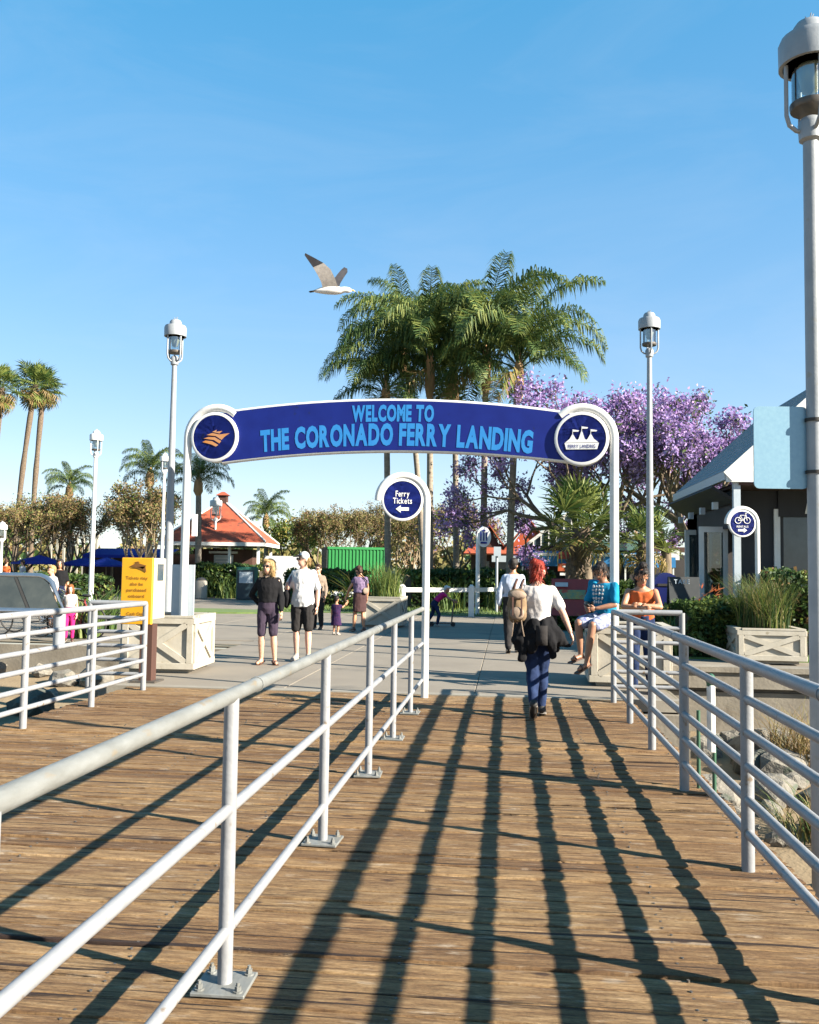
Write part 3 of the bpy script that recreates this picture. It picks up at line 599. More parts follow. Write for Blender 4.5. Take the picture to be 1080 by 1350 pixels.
for x, h in ((-.42, .18), (0, .32), (.42, .18)):
    poly(q, [(x - .36, -.20), (x + .36, -.20), (x + .14, -.02), (x + .03, h), (x - .03, h), (x - .14, -.02)], c, .30, -.082 - .0004 * (x + 1))
    poly(q, [(x - .012, h), (x + .012, h), (x + .012, h + .25), (x - .012, h + .25)], c, .30, -.082); poly(q, [(x + .012, h + .25), (x + .3, h + .20), (x + .26, h + .14), (x + .012, h + .14)], c, .30, -.083)
poly(q, [(-.72, -.52), (.72, -.52), (.80, -.22), (-.80, -.22)], c, .30, -.0815); q.build('tent_emblem', 'sign_white', dr)
q = MB(); text(q, 'FERRY LANDING', (cr[0], -.086, cr[1] - .114), X_, Zv, Y_, .38, .05, bold=.02, lift=.003); q.build('lettering', 'navy', dr)
# plates clamped to the left arch pole
q = MB(); q.box((-hl - .05, .09, zat(247, 784, 14)), (.37, .02, .92)); q.build('plate', 'plate_light', arch)
q = MB(); q.box((-hl + .12, .07, zat(252, 692, 14)), (.085, .02, .34)); q.build('plate', 'sign_white', arch)
# ---- hooked disc signs
def hook_sign(label, base, D_px_r, zc, sgn, lines, arrow, rpole=.042, rdisc=.27, off=None, rz=None):
    off = off or rdisc + .075
    t = thing('disc_sign', label, 'sign', base, YAW * .8 if rz is None else rz)
    q = MB(); pts = [Vector((0, 0, -.05)), Vector((0, 0, zc))] + [Vector((-sgn * off, 0, zc)) + Vector((sgn * off * math.cos(a), 0, off * math.sin(a))) for a in [i * R(182) / 18 for i in range(1, 19)]]
    q.tube(pts, rpole, 14); q.build('pole', 'paint_white', t, 60)
    d = disc(t, (-sgn * off, 0, zc), rdisc, t=.07)
    q = MB(); q.bar((-sgn * (off - rdisc + .01), 0, zc), (-.0 * sgn, 0, zc), .02, .03); q.build('bracket', 'steel_dark', t)
    q = MB(); y = -.033
    for s_, dz, wd, hh in lines: text(q, s_, (-sgn * off, y, zc + dz), X_, Zv, Y_, wd, hh, bold=.012, gap=.08)
    if arrow:
        dz, ln, th, d_ = arrow; c0 = Vector((-sgn * off, y, zc + dz)); ol = [(-ln, 0), (-ln + th * 1.5, th * 1.15), (-ln + th * 1.5, th * .5), (ln, th * .5), (ln, -th * .5), (-ln + th * 1.5, -th * .5), (-ln + th * 1.5, -th * 1.15)]
        q.prism([(x * d_, z) for x, z in ol], c0, X_, Zv, Y_, .004)
    q.build('lettering', 'sign_white', d); return t, d, off
bf = Vector((-.995, 11.16, 0)); zf = zat(529, 657, 11.0)
hook_sign('white hooked pole with a navy disc reading Ferry Tickets and a left arrow', bf, 0, zf, 1, [('Ferry', .075, .17, .072), ('Tickets', -.012, .235, .072)], (-.115, .08, .04, 1), .046, .262, .30)
bb = onD(999, 17.3); zb_ = zat(981, 690, 17.3)
t, d, off = hook_sign('white hooked pole with a navy disc showing a bicycle and a right arrow', bb, 0, zb_, 1, [('RENTALS', -.06, .22, .038)], (-.13, .085, .042, -1), .046, .26, .29)
q = MB()
for x in (-.085, .085): q.tube([Vector((-off + x, -.036, zb_ + .055)) + Vector((.058 * math.cos(a), 0, .058 * math.sin(a))) for a in [i * math.pi / 8 for i in range(17)]], .007, 5)
for a, b in (((-.085, .0), (-.04, .10)), ((-.04, .10), (.06, .10)), ((-.04, .10), (.01, .0)), ((.01, 0), (-.085, 0)), ((.01, 0), (.06, .1)), ((.085, 0), (.055, .14)), ((.055, .14), (.09, .14))): q.tube([(-off + a[0], -.037, zb_ + .055 + a[1]), (-off + b[0], -.037, zb_ + .055 + b[1])], .006, 5)
q.build('bicycle_emblem', 'sign_white', d)
bo = onD(630, 31.5); t = thing('oval_sign', 'white oval sign on a tall white pole beside the post fence', 'sign', bo)
zt = zat(638, 708, 31.5); q = MB(); q.tube([(0, 0, -.05), (0, 0, zt), (.06, 0, zt + .22), (.2, 0, zt + .34)], .075, 10); q.build('pole', 'paint_white', t, 60)
q = MB(); q.lathe([(.25, -.04), (.25, .04), (.0001, .045)], (.2, -.06, zt), 28, axis=(0, -1, 0)); pl = q.build('panel', 'sign_white', t, 40); pl.scale = (1, 1, 1.4); pl.location.z = -.4 * zt
q = MB()
for dx in (-.10, 0, .10): q.box((.2 + dx, -.12, zt + .02), (.045, .02, .30))
q.box((.2, -.12, zt - .2), (.22, .02, .07)); q.box((.2, -.12, zt + .22), (.12, .02, .05)); q.build('symbol', 'navy', t)
bo = onD(655, 33); t = thing('small_sign', 'slim grey pole sign with a small plate, seen beyond the white fence', 'sign', bo); zt = zat(657, 727, 33)
q = MB(); q.tube([(0, 0, -.05), (0, 0, zt + .15)], .05, 8); q.build('pole', 'pole_grey', t, 60); q = MB(); q.box((.02, -.07, zt), (.26, .04, .34)); q.build('plate', 'plate_light', t)
# ---- lamp posts
def lamp(label, base, ztop, s=1.0, pole_r=(.075, .04), pedestal=True, seed=0, pm_='pole_grey'):
    t = thing('lamp_post', label, 'lamp post', base, R(20 + seed * 37), 'harbour lantern lamp posts'); zt = ztop - base.z; k = s
    z0 = zt - .74 * k
    q = MB(); q.tube([(0, 0, -.05), (0, 0, z0 * .5), (0, 0, z0)], [pole_r[0], (pole_r[0] + pole_r[1]) / 2, pole_r[1]], 16); q.build('pole', pm_, t, 60)
    q = MB(); q.lathe([(pole_r[1], -.02), (pole_r[1] + .022 * k, 0), (pole_r[1] + .028 * k, .10 * k), (pole_r[1] + .012 * k, .13 * k), (.0001, .16 * k)], (0, 0, z0), 16); q.build('collar', pm_, t, 40)
    q = MB(); q.lathe([(.155 * k, .46 * k), (.178 * k, .46 * k), (.18 * k, .60 * k), (.165 * k, .635 * k), (.10 * k, .655 * k), (.095 * k, .70 * k), (.075 * k, .73 * k), (.0001, .74 * k)], (0, 0, z0), 24); q.lathe([(.155 * k, .46 * k), (.15 * k, .58 * k), (.0001, .59 * k)], (0, 0, z0), 24); q.build('cap', pm_, t, 40)
    q = MB(); q.lathe([(.105 * k, .20 * k), (.105 * k, .56 * k)], (0, 0, z0), 20); q.f = q.f[:-2]; q.m = q.m[:-2]; q.build('glass_cylinder', 'clear_glass', t, 40)
    q = MB(); q.lathe([(.112 * k, .185 * k), (.118 * k, .20 * k), (.118 * k, .225 * k), (.10 * k, .225 * k), (.08 * k, .19 * k)], (0, 0, z0), 20); q.build('glass_ring', 'steel_dark', t, 40)
    q = MB(); q.lathe([(.03 * k, .57 * k), (.075 * k, .50 * k), (.07 * k, .40 * k), (.045 * k, .30 * k), (.0001, .28 * k)], (0, 0, z0), 14); q.build('bulb', 'lens', t, 60)
    for i in range(4):
        a = i * math.pi / 2; d = Vector((math.cos(a), math.sin(a), 0)); q = MB()
        q.tube([Vector((0, 0, z0 + .05 * k)) + d * (pole_r[1] + .01), Vector((0, 0, z0 + .055 * k)) + d * .085 * k, Vector((0, 0, z0 + .09 * k)) + d * .128 * k, Vector((0, 0, z0 + .15 * k)) + d * .145 * k, Vector((0, 0, z0 + .48 * k)) + d * .145 * k], .0135 * k, 8); q.build('cage_bar', pm_, t, 60)
    q = MB()
    for i in range(7):
        a = i * 2.4; q.tube([(0, 0, z0 + .735 * k), Vector((.03 * math.cos(a), .03 * math.sin(a), z0 + (.76 + .012 * (i % 3)) * k))], .004, 4)
    q.build('finial', pm_, t)
    if pedestal:
        q = MB(); q.lathe([(.21, 0), (.21, .30), (.19, .34), (.15, .36), (.145, .55), (.10, .60), (pole_r[0], .62)], (0, 0, 0), 20); q.build('pedestal', 'plate_light', t, 40)
    return t
ln = onD(1077, 6.2); ln.z = bankz(ln.x, ln.y) - .1
nl = lamp('tall grey lamp post close by on the right, carrying the pale blue plate', ln, zat(1072, 1, 6.2), 1.16, (.060, .052), False, 0)
q = MB(); zt = zat(1030, 588, 6.2) - ln.z; ol = []
hw, hh, rc = .185, .285, .035
for cx_, cz_, a0 in ((hw - rc, hh - rc, 0), (-hw + rc, hh - rc, 90), (-hw + rc, -hh + rc, 180), (hw - rc, -hh + rc, 270)): ol += [(cx_ + rc * math.cos(R(a0 + b)), cz_ + rc * math.sin(R(a0 + b))) for b in (0, 30, 60, 90)]
nl.rotation_euler[2] = R(6)
q.prism(ol, (-.228, .03, zt), X_, Zv, Y_, .012); q.build('plate', 'plate_back', nl)
for dz in (-.17, .19):
    q = MB(); q.lathe([(.062, -.011), (.066, -.011), (.066, .011), (.062, .011)], (0, 0, zt + dz), 16); q.build('strap', 'ink', nl, 40)
lamp('grey lamp post standing behind the left planter beside the arch', onD(222, 14.6), zat(232, 416, 14.6), 1.0, (.085, .04), True, 1)
lamp('grey lamp post to the right of the arch in front of the purple tree', onD(857, 14.8), zat(854, 406, 14.8), 1.0, (.075, .04), True, 2)
lamp('slim white lamp post rising before the bushy trees at far left', onD(121, 25), zat(125, 566, 25), 1.0, (.075, .045), True, 3, 'paint_white')
lamp('farthest white lamp post, thin and close beside the left arch lamp', onD(213, 33), zat(217, 597, 33), 1.0, (.075, .05), True, 4, 'paint_white')
rl = atD(284, 697, 51.0); lamp('white lantern mounted on the slope of the red pyramid roof', rl, zat(286, 655, 51.0), 1.9, (.05, .05), False, 5, 'paint_white')
lamp('lamp post cut by the left edge of the photo', onD(1, 34), zat(2, 688, 34), 1.0, (.07, .045), True, 6, 'paint_white')
# ---- yellow ticket box
yb = G(180, 902); t = thing('ticket_box', 'bright yellow ticket box on a brown post, lettered Tickets may also be purchased onboard', 'ticket box', (yb.x + .05, yb.y + .12, 0), R(0))
zt, zb0 = zat(167, 735, 11.9), zat(167, 824, 11.9); hh = zt - zb0; zc = (zt + zb0) / 2
q = MB(); q.box((-.13, 0, zc), (.43, .05, hh)); bevel_mesh(q.build('front_panel', 'yellow', t).data, .008, 1)
q = MB(); q.box((-.12, .24, zc + .03), (.41, .42, hh - .06)); bevel_mesh(q.build('housing', 'cream', t).data, .012, 1)
q = MB(); q.box((.088, .24, zc + .25), (.01, .20, .22)); q.build('window', 'sky_glass', t); q = MB(); q.box((.09, .24, zc - .1), (.012, .22, .26)); q.build('notice', 'sign_white', t)
q = MB(); q.box((-.02, .16, zb0 / 2), (.17, .17, zb0)); q.build('post', 'brown_wall', t)
q = MB(); q.box((-.02, .16, .012), (.34, .34, .024)); q.build('base_plate', 'steel_dark', t)
q = MB(); c0 = Vector((-.13, -.029, zc))
for s_, dz, wd in (('Tickets may', .175, .30), ('also be', .095, .18), ('purchased', .015, .27), ('onboard', -.065, .22), ('Cash Only', -.30, .25)): text(q, s_, c0 + Vector((0, 0, dz)), X_, Zv, Y_, wd, .042, bold=.01, gap=.06, lift=.001)
q.build('lettering', 'brown_ink', t)
q = MB()
for ol in ([(-.75, .0), (-.1, .35), (.2, .3), (.95, .1), (.6, -.25), (.25, -.1)], [(-.6, -.12), (.1, -.16), (.55, -.32), (.95, -.55), (.85, .02)], [(-.3, .42), (.1, .5), (.3, .36)]): poly(q, ol, c0 + Vector((0, -.0, .325)), .135, -.001)
q.build('boat_emblem', 'brown_ink', t)
# ---- slanted information board with a chrome frame at far left
ib = G(84, 852); t = thing('information_board', 'chrome framed slanted display board on grey posts at the left edge', 'display board', (ib.x, ib.y, 0))
def ip(x, s): return Vector((x + .48 * (1 - s) - .55, .30 * s, .66 + .66 * s))     # s: 0 foot, 1 head
q = MB(); q.tube([ip(-3.2, 1), ip(-.35, 1), ip(-.12, .99), ip(-.02, .93), ip(.05, .80), ip(.05, 0), ip(-3.2, 0)], .055, 12); q.build('frame', 'chrome', t, 60)
for k in range(5):
    x1 = -.02 - k * .62; q = MB(); q.add([ip(x1, .04), ip(x1 - .58, .04), ip(x1 - .58, .93), ip(x1, .93)], [(0, 1, 2, 3)]); pn = q.build('panel', 'tread_glass', t)
    md = pn.modifiers.new('thickness', 'SOLIDIFY'); md.thickness = .03
    q = MB(); q.bar(ip(x1 - .60, .03), ip(x1 - .60, .95), .10, .05, up=(0, -1, 1)); q.build('mullion', 'ink', t)
for x in (-.16, -2.5):
    q = MB(); q.tube([(x, .12, 0), (x, .12, .70)], .11, 12); q.build('post', 'pole_grey', t, 60)
# ---- white post-and-rail fence on the plaza's far edge
fp = [onD(531, 29.3), onD(622, 30.3), onD(703, 34), onD(770, 40)]
t = thing('post_fence', 'low white post-and-rail fence along the lawn behind the plaza', 'fence', fp[1])
for p in fp:
    q = MB(); a = p - fp[1]; q.box(a + Vector((0, 0, .50)), (.19, .19, 1.0)); q.box(a + Vector((0, 0, 1.03)), (.15, .15, .06), taper=.5); q.build('post', 'paint_white', t)
for a, b in zip(fp[:-1], fp[1:]):
    a, b = a - fp[1], b - fp[1]; d = (b - a).normalized() * .1
    q = MB(); q.bar(a + d + Vector((0, 0, .88)), b - d + Vector((0, 0, .88)), .09, .14); q.build('rail', 'paint_white', t)
# ---- concrete litter bin, green news box
p = onD(266, 43.5); t = thing('litter_bin', 'round pale concrete litter bin before the hedge left of the green cabinet', 'bin', p)
q = MB(); q.lathe([(.26, 0), (.29, .03), (.29, .80), (.27, .86), (.20, .86), (.19, .80), (.0001, .8)], (0, 0, 0), 20); q.build('bin_body', 'cream', t, 40)
q = MB(); q.lathe([(.25, .86), (.25, .90), (.12, 1.0), (.0001, 1.02)], (0, 0, 0), 20); q.build('lid', 'steel_dark', t, 40)
p = onD(326, 42.8); t = thing('news_cabinet', 'dark green cabinet with a grey display window beside the hedge', 'cabinet', p, R(18))
q = MB(); q.box((0, 0, .78), (.98, .7, 1.5)); bevel_mesh(q.build('cabinet_body', 'box_green', t).data, .02, 1)
q = MB(); q.box((-.06, -.36, .72), (.78, .04, 1.36)); q.build('front_panel', 'box_front', t); q = MB(); q.box((-.06, -.385, 1.05), (.62, .02, .52)); q.build('window', 'plate_light', t)
# ================================================================ BUILDINGS
def boxpart(name, m, parent, c, size, rot=None, bev=0):
    q = MB(); q.box(c, size, rot); o = q.build(name, m, parent)
    if bev: bevel_mesh(o.data, bev, 1)
    return o
# ---- red pyramid-roofed kiosk
kp = onD(292, 53); t = thing('kiosk', 'open kiosk under a red shingled pyramid roof with a small cupola', 'kiosk', kp, R(7))
ze = zat(300, 716, 53) ; za = zat(290, 664, 53); hw = 2.95
q = MB(); n = 9
for k in range(4):
    rot = Matrix.Rotation(k * math.pi / 2, 3, 'Z')
    for i in range(n):                                        # courses of shingles step up the slope
        s0, s1 = 1 - i / n, 1 - (i + 1) / n; z0, z1 = ze + (za - ze) * i / n, ze + (za - ze) * (i + 1) / n + .05
        e0, e1 = hw * (s0 * .93 + .07) + .03, hw * (s1 * .93 + .07) + .0
        q.add([rot @ Vector(v) for v in ((-e0, -e0, z0), (e0, -e0, z0), (e1, -e1, z1), (-e1, -e1, z1), (-e0, -e0, z0 - .05), (e0, -e0, z0 - .05))], [(0, 1, 2, 3), (4, 5, 1, 0)])
rf = q.build('roof', 'shingle_red', t)
for k in range(4):
    a = math.pi / 4 + k * math.pi / 2; d = Vector((math.cos(a), math.sin(a), 0)) * math.sqrt(2); q = MB(); q.tube([d * hw + Vector((0, 0, ze + .05)), d * .25 + Vector((0, 0, za + .04))], .05, 6); q.build('hip_trim', 'paint_white', rf)
    rot = Matrix.Rotation(k * math.pi / 2, 3, 'Z'); q = MB(); q.box(rot @ Vector((0, -hw, ze - .12)), (2 * hw, .08, .2) if k % 2 == 0 else (.08, 2 * hw - .1, .2)); q.build('fascia', 'paint_white', t)
boxpart('ceiling_panel', 'brown_wall', t, (0, 0, ze - .15), (2 * hw - .2, 2 * hw - .2, .06))
boxpart('cupola', 'brown_wall', rf, (0, 0, za + .25), (.5, .5, .5)); q = MB(); q.box((0, 0, za + .6), (.75, .75, .22), taper=.2); q.build('cupola_cap', 'shingle_red', rf)
for x in (-2.5, -.9, .9, 2.5):
    for y in (-2.5, 2.5): boxpart('post', 'paint_white', t, (x, y, (ze - .2) / 2), (.15, .15, ze - .2))
boxpart('wall', 'brown_wall', t, (.2, .6, 1.3), (3.4, 2.6, 2.5)); boxpart('window', 'plate_light', t, (.25, -.74, 1.75), (1.1, .06, .9)); boxpart('shutter', 'paint_white', t, (.25, -.85, 2.35), (1.6, .3, .12))
for k in range(4): boxpart('menu_board', 'sign_white', t, (.25, -.79, 1.42 + .2 * k), (.9, .03, .05))
boxpart('counter', 'dark_green', t, (-.1, -2.7, .55), (5.0, .25, 1.1)); boxpart('counter_top', 'paint_white', t, (-.1, -2.7, 1.12), (5.1, .4, .06))
for x, h in ((-1.6, .3), (.1, .22), (1.3, .35)): boxpart('serving_tray', 'sign_white', t, (x, -2.7, 1.15 + h / 2), (.7, .3, h))
boxpart('door', 'plate_light', t, (-2.1, .6, 1.1), (.7, .1, 2.2))
# ---- green container and white canopy
p = onD(466, 54); t = thing('container', 'bright green shipping container behind the bushes', 'container', p, R(17)); zc = zat(470, 722, 54)
boxpart('body', 'container_green', t, (0, 0, zc / 2), (3.4, 3.0, zc)); 
for k in range(17): boxpart('rib', 'container_green', t, (-1.6 + .2 * k, -1.52, zc / 2), (.07, .05, zc - .2))
for z in (.08, zc - .07): boxpart('edge_rail', 'container_green', t, (0, -1.53, z), (3.42, .07, .14))
boxpart('shaded_side', 'dark_wall', t, (-1.73, 0, zc / 2), (.05, 3.02, zc - .05))  # dark sheet: shade on the container's left side, put in as colour
p = onD(372, 48); t = thing('white_screen', 'plain white low canvas screen between the kiosk and the green container', 'screen', p); zc = zat(372, 733, 48)
q = MB(); q.prism([(-.95, .15), (.95, .15), (.95, zc - .12), (.8, zc), (-.8, zc), (-.95, zc - .12)], (0, .03, 0), X_, Zv, Y_, .06); q.build('canvas', 'sign_white', t)
for x in (-.9, .9): boxpart('post', 'pole_grey', t, (x, .08, zc / 2), (.06, .06, zc))
# ---- red-roofed house in the centre right
p = onD(672, 52); t = thing('red_roof_house', 'dark timber house with steep red gabled roofs behind the palm trunks', 'house', p)
ze, zr = zat(670, 729, 52), zat(690, 684, 52)
boxpart('wall', 'brown_wall', t, (0, 1.5, ze / 2), (4.4, 3.4, ze)); 
def gable(parent, x0, x1, y0, y1, z0, z1, m, th=.09, name='roof'):
    xm = (x0 + x1) / 2; o = None
    for a, b in ((x0, xm), (x1, xm)):
        q = MB(); q.add([(a, y0, z0), (b, y0, z1), (b, y1, z1), (a, y1, z0), (a, y0, z0 - th), (b, y0, z1 - th), (b, y1, z1 - th), (a, y1, z0 - th)], [(0, 1, 2, 3), (4, 7, 6, 5), (0, 4, 5, 1), (3, 2, 6, 7), (0, 3, 7, 4), (1, 5, 6, 2)]); o = q.build(name, m, parent)
    return o
def gable_wall(parent, x0, x1, y, z0, z1, m, t=.08):
    q = MB(); q.prism([(x0, z0), (x1, z0), ((x0 + x1) / 2, z1)], (0, y, 0), X_, Zv, Y_, t); return q.build('gable_wall', m, parent)
gable(t, -.4, 2.6, -.6, 3.4, ze + .1, zr, 'shingle_red'); gable_wall(t, -.2, 2.4, -.3, ze, zr - .15, 'orange_red')
gable(t, -2.1, -.2, -.5, 3.2, ze + .25, zr - .35, 'shingle_red'); gable_wall(t, -1.95, -.35, -.25, ze, zr - .5, 'brown_wall')
q = MB(); q.add([(-2.6, -.9, ze - .05), (2.8, -.9, ze - .05), (2.4, 0, ze + .5), (-2.2, 0, ze + .5)], [(0, 1, 2, 3)]); rr = q.build('roof', 'shingle_red', t); rr.modifiers.new('thickness', 'SOLIDIFY').thickness = .1
for x in (-1.5, -.3, .9, 1.9): f = boxpart('window', 'sky_glass', t, (x, -.23, 1.6), (.7, .06, .9)); boxpart('frame', 'paint_white', f, (x, -.27, 1.13), (.8, .05, .07))
boxpart('signboard', 'plate_light', t, (-.2, -.95, ze - .35), (1.6, .05, .35))
# ---- market hall with glazed gable, dark roofs and blue awnings
p = onD(790, 44); t = thing('market_hall', 'low market hall with glazed gable, dark green roofs and bright blue awnings', 'market hall', p)
def mx(px): return onD(px, 44).x - p.x
z1 = zat(760, 700, 44); zb_ = zat(760, 744, 44); zt_ = zat(760, 729, 44)
boxpart('wall', 'interior', t, ((mx(690) + mx(905)) / 2, 2.0, 1.2), (mx(905) - mx(690), 3.0, 2.4))
x0, x1 = mx(688), mx(760); q = MB(); q.prism([(x0, zt_ + .15), (x1, zt_ + .15), (x1, z1 + .9), (x1 - .35, z1 + .9)], (0, 1.2, 0), X_, Zv, Y_, .06); q.build('window', 'sky_glass', t)
for k in range(7):
    x = x0 + (x1 - x0) * (k + .6) / 7; h = min(1, (x - x0) / (x1 - x0 - .35)) * (z1 + .75 - zt_)
    boxpart('mullion', 'paint_white', t, (x, 1.1, zt_ + .15 + h / 2), (.06, .08, h))
q = MB(); q.bar((x0 - .15, 1.0, zt_ + .1), (x1 - .3, 1.0, z1 + .95), .12, .14); q.build('rake_trim', 'paint_white', t)
for a, b, zz in ((742, 812, 701), (800, 850, 712)):
    xm = (mx(a) + mx(b)) / 2; hwid = (mx(b) - mx(a)) / 2; q = MB(); q.lathe([(hwid * 1.25, 0), (hwid * .6, .55), (.05, zat(770, zz, 44) - zt_ - .1)], (xm, .8, zt_ + .15), 8); q.build('canopy_roof', 'dark_green', t)
boxpart('fascia', 'brown_wall', t, ((mx(690) + mx(905)) / 2, .42, zt_ + .22), (mx(905) - mx(690), .1, .25))
for a, b in ((686, 752), (757, 812), (818, 884)):
    q = MB(); xa, xb = mx(a), mx(b); q.add([(xa, .4, zt_ + .08), (xb, .4, zt_ + .08), (xb, -1.0, zt_ - .18), (xa, -1.0, zt_ - .18), (xb, -1.0, zb_ - .1), (xa, -1.0, zb_ - .1)], [(0, 1, 2, 3), (3, 2, 4, 5)]); aw = q.build('awning', 'awning_blue', t); aw.modifiers.new('thickness', 'SOLIDIFY').thickness = .03
    boxpart('awning_trim', 'sign_white', aw, ((xa + xb) / 2, -.98, zt_ - .10), (xb - xa, .10, .14))
    for x in (xa + .1, xb - .1): boxpart('awning_post', 'paint_white', t, (x, -.95, zb_ / 2), (.07, .07, zb_))
sb = boxpart('signboard', 'orange_red', t, (mx(750), -1.15, zat(750, 748, 43)), (1.15, .05, .36)); boxpart('stripe', 'sign_white', sb, (mx(750), -1.18, zat(750, 747, 43)), (.7, .02, .07))
sb = boxpart('signboard', 'sign_white', t, (mx(752), -1.15, zat(750, 757, 43)), (1.1, .05, .12)); boxpart('signboard', 'red_board', t, (mx(746), -1.12, zat(746, 732, 43)), (.8, .05, .35)); boxpart('signboard', 'sign_white', t, (mx(880), -.3, zat(880, 731, 43)), (.9, .05, .5))
boxpart('counter', 'dark_wall', t, (mx(790), -.4, .55), (7.2, .5, 1.1))
# ---- red map board behind the seated man
p = onD(752, 21.5); t = thing('map_board', 'red slanted map board with a coloured picture, behind the seated young man', 'map board', p, R(-6)); zt_ = zat(750, 763, 21.5); zb_ = zat(750, 812, 21.5); hh = zt_ - zb_
rot = Matrix.Rotation(R(-12), 3, 'X')
bd = boxpart('board', 'red_board', t, (0.05, 0, (zt_ + zb_) / 2), (.98, .06, hh), rot)
boxpart('picture', 'board_art', bd, (.05, -.035, (zt_ + zb_) / 2 + .07), (.62, .02, .22), rot); boxpart('stripe', 'plate_light', bd, (-.2, -.075, (zt_ + zb_) / 2 + .30), (.3, .02, .1), rot); boxpart('stripe', 'plate_light', bd, (.05, .0, (zt_ + zb_) / 2 - .13), (.8, .07, .03), rot)
for x in (-.35, .45): boxpart('post', 'brown_wall', t, (x, .06, (zb_ + .2) / 2), (.08, .08, zb_ + .2))
# ---- shop building on the right
SX, SY = 4.30, 18.35
sp = Vector((SX, SY, 0)); t = thing('shop_building', 'dark shop with a steep grey shingled roof, white trim and open glass doors', 'shop', sp)
ze = zat(968, 622, 18.1); L_ = 5.6; slope = 0.93; rx = 2.05
def RP(x, y): return Vector((x, y, ze + x * slope))
q = MB(); nc = 16
for i in range(nc):                                            # shingle courses
    a, b = i / nc * rx, (i + 1) / nc * rx + .06
    q.add([RP(a, -.02) + Vector((0, 0, .05)), RP(a, L_) + Vector((0, 0, .05)), RP(b, L_) + Vector((0, 0, .02)), RP(b, -.02) + Vector((0, 0, .02)), RP(a, -.02), RP(a, L_)], [(0, 3, 2, 1), (0, 1, 5, 4)])
q.add([RP(rx, 0), RP(rx, L_), (2 * rx, L_, ze), (2 * rx, 0, ze)], [(0, 1, 2, 3)]); rf = q.build('roof', 'shingle_grey', t)
q = MB(); q.add([RP(0, .02) - Vector((0, 0, .06)), RP(rx, .02) - Vector((0, 0, .06)), RP(rx, L_) - Vector((0, 0, .06)), RP(0, L_) - Vector((0, 0, .06))], [(0, 1, 2, 3)]); q.build('soffit', 'brown_wall', rf)
q = MB(); q.bar(RP(-.03, -.06) - Vector((0, 0, .10)), RP(rx, -.06) - Vector((0, 0, .10)), .05, .24, up=(0, 0, 1)); q.build('rake_trim', 'paint_white', rf)
q = MB(); q.box((-.03, L_ / 2, ze - .10), (.10, L_, .17)); q.build('gutter', 'plate_light', rf)
boxpart('fascia', 'paint_white', t, (2.6, -.022, ze - .12), (5.3, .07, .22))
q = MB(); q.prism([(.0, ze - .22), (2 * rx, ze - .22), (2 * rx, ze - .1), (rx, ze + (rx - .12) * slope), (.0, ze - .1)], (0, .10, 0), X_, Zv, Y_, .08); q.build('gable_wall', 'paint_white', t)
boxpart('porch_ceiling', 'brown_wall', t, (2.8, .9, ze - .26), (5.2, 1.8, .05))
for x, y in ((.17, .1),): boxpart('porch_post', 'plate_light', t, (x, y, (ze - .2) / 2), (.13, .13, ze - .2))
boxpart('wall', 'dark_wall', t, (.9, 1.35, (ze - .2) / 2), (1.0, .12, ze - .2)); wl = boxpart('wall', 'dark_wall', t, (5.0, 1.9, .45), (7.2, .12, .9))
# front shop window with name board above
jx = onD(1010, 19.7).x - SX
boxpart('window_jamb', 'paint_white', t, (jx, 1.3, 1.45), (.12, .12, 2.9)); boxpart('window_sill', 'paint_white', t, (jx + 2.1, 1.3, .86), (4.1, .16, .08))
zs0, zs1 = zat(1040, 684, 19.7), zat(1040, 646, 19.7)
wn = boxpart('window', 'sky_glass', t, (jx + 2.1, 1.32, (zs0 + .9) / 2), (4.1, .03, zs0 - .9))
for k in (1, 2): boxpart('mullion', 'paint_white', wn, (jx + 1.4 * k, 1.3, (zs0 + .9) / 2), (.07, .08, zs0 - .9))
nb = boxpart('name_board', 'dark_wall', t, (jx + 2.1, 1.28, (zs0 + zs1) / 2 + .04), (4.15, .10, zs1 - zs0 + .1)); px_ = onD(1051, 19.6).x - SX
q = MB(); text(q, 'P', (px_ + .02, 1.22, zat(1055, 673, 19.6)), X_, Zv + Vector((.2, 0, 0)), Y_, .17, .22, bold=.03, lift=.004); q.build('lettering', 'sign_white', nb)
boxpart('transom', 'interior', t, (jx + 2.1, 1.36, (zs1 + ze) / 2), (4.15, .06, ze - zs1 - .3))
boxpart('interior_wall', 'interior', t, (4.6, 5.2, 1.6), (8, .1, 3.0)); boxpart('shop_floor', 'interior', t, (4.6, 3.4, .02), (8, 3.4, .04))
rr = random.Random(4)
for k in range(9): boxpart('shelf_goods', ('sign_white', 'cream', 'plate_light', 'leaf_olive')[k % 4], t, (jx + .4 + k * .42, 1.9 + rr.uniform(0, .5), 1.02 + rr.uniform(.0, .12)), (.22, .16, rr.uniform(.14, .34)))
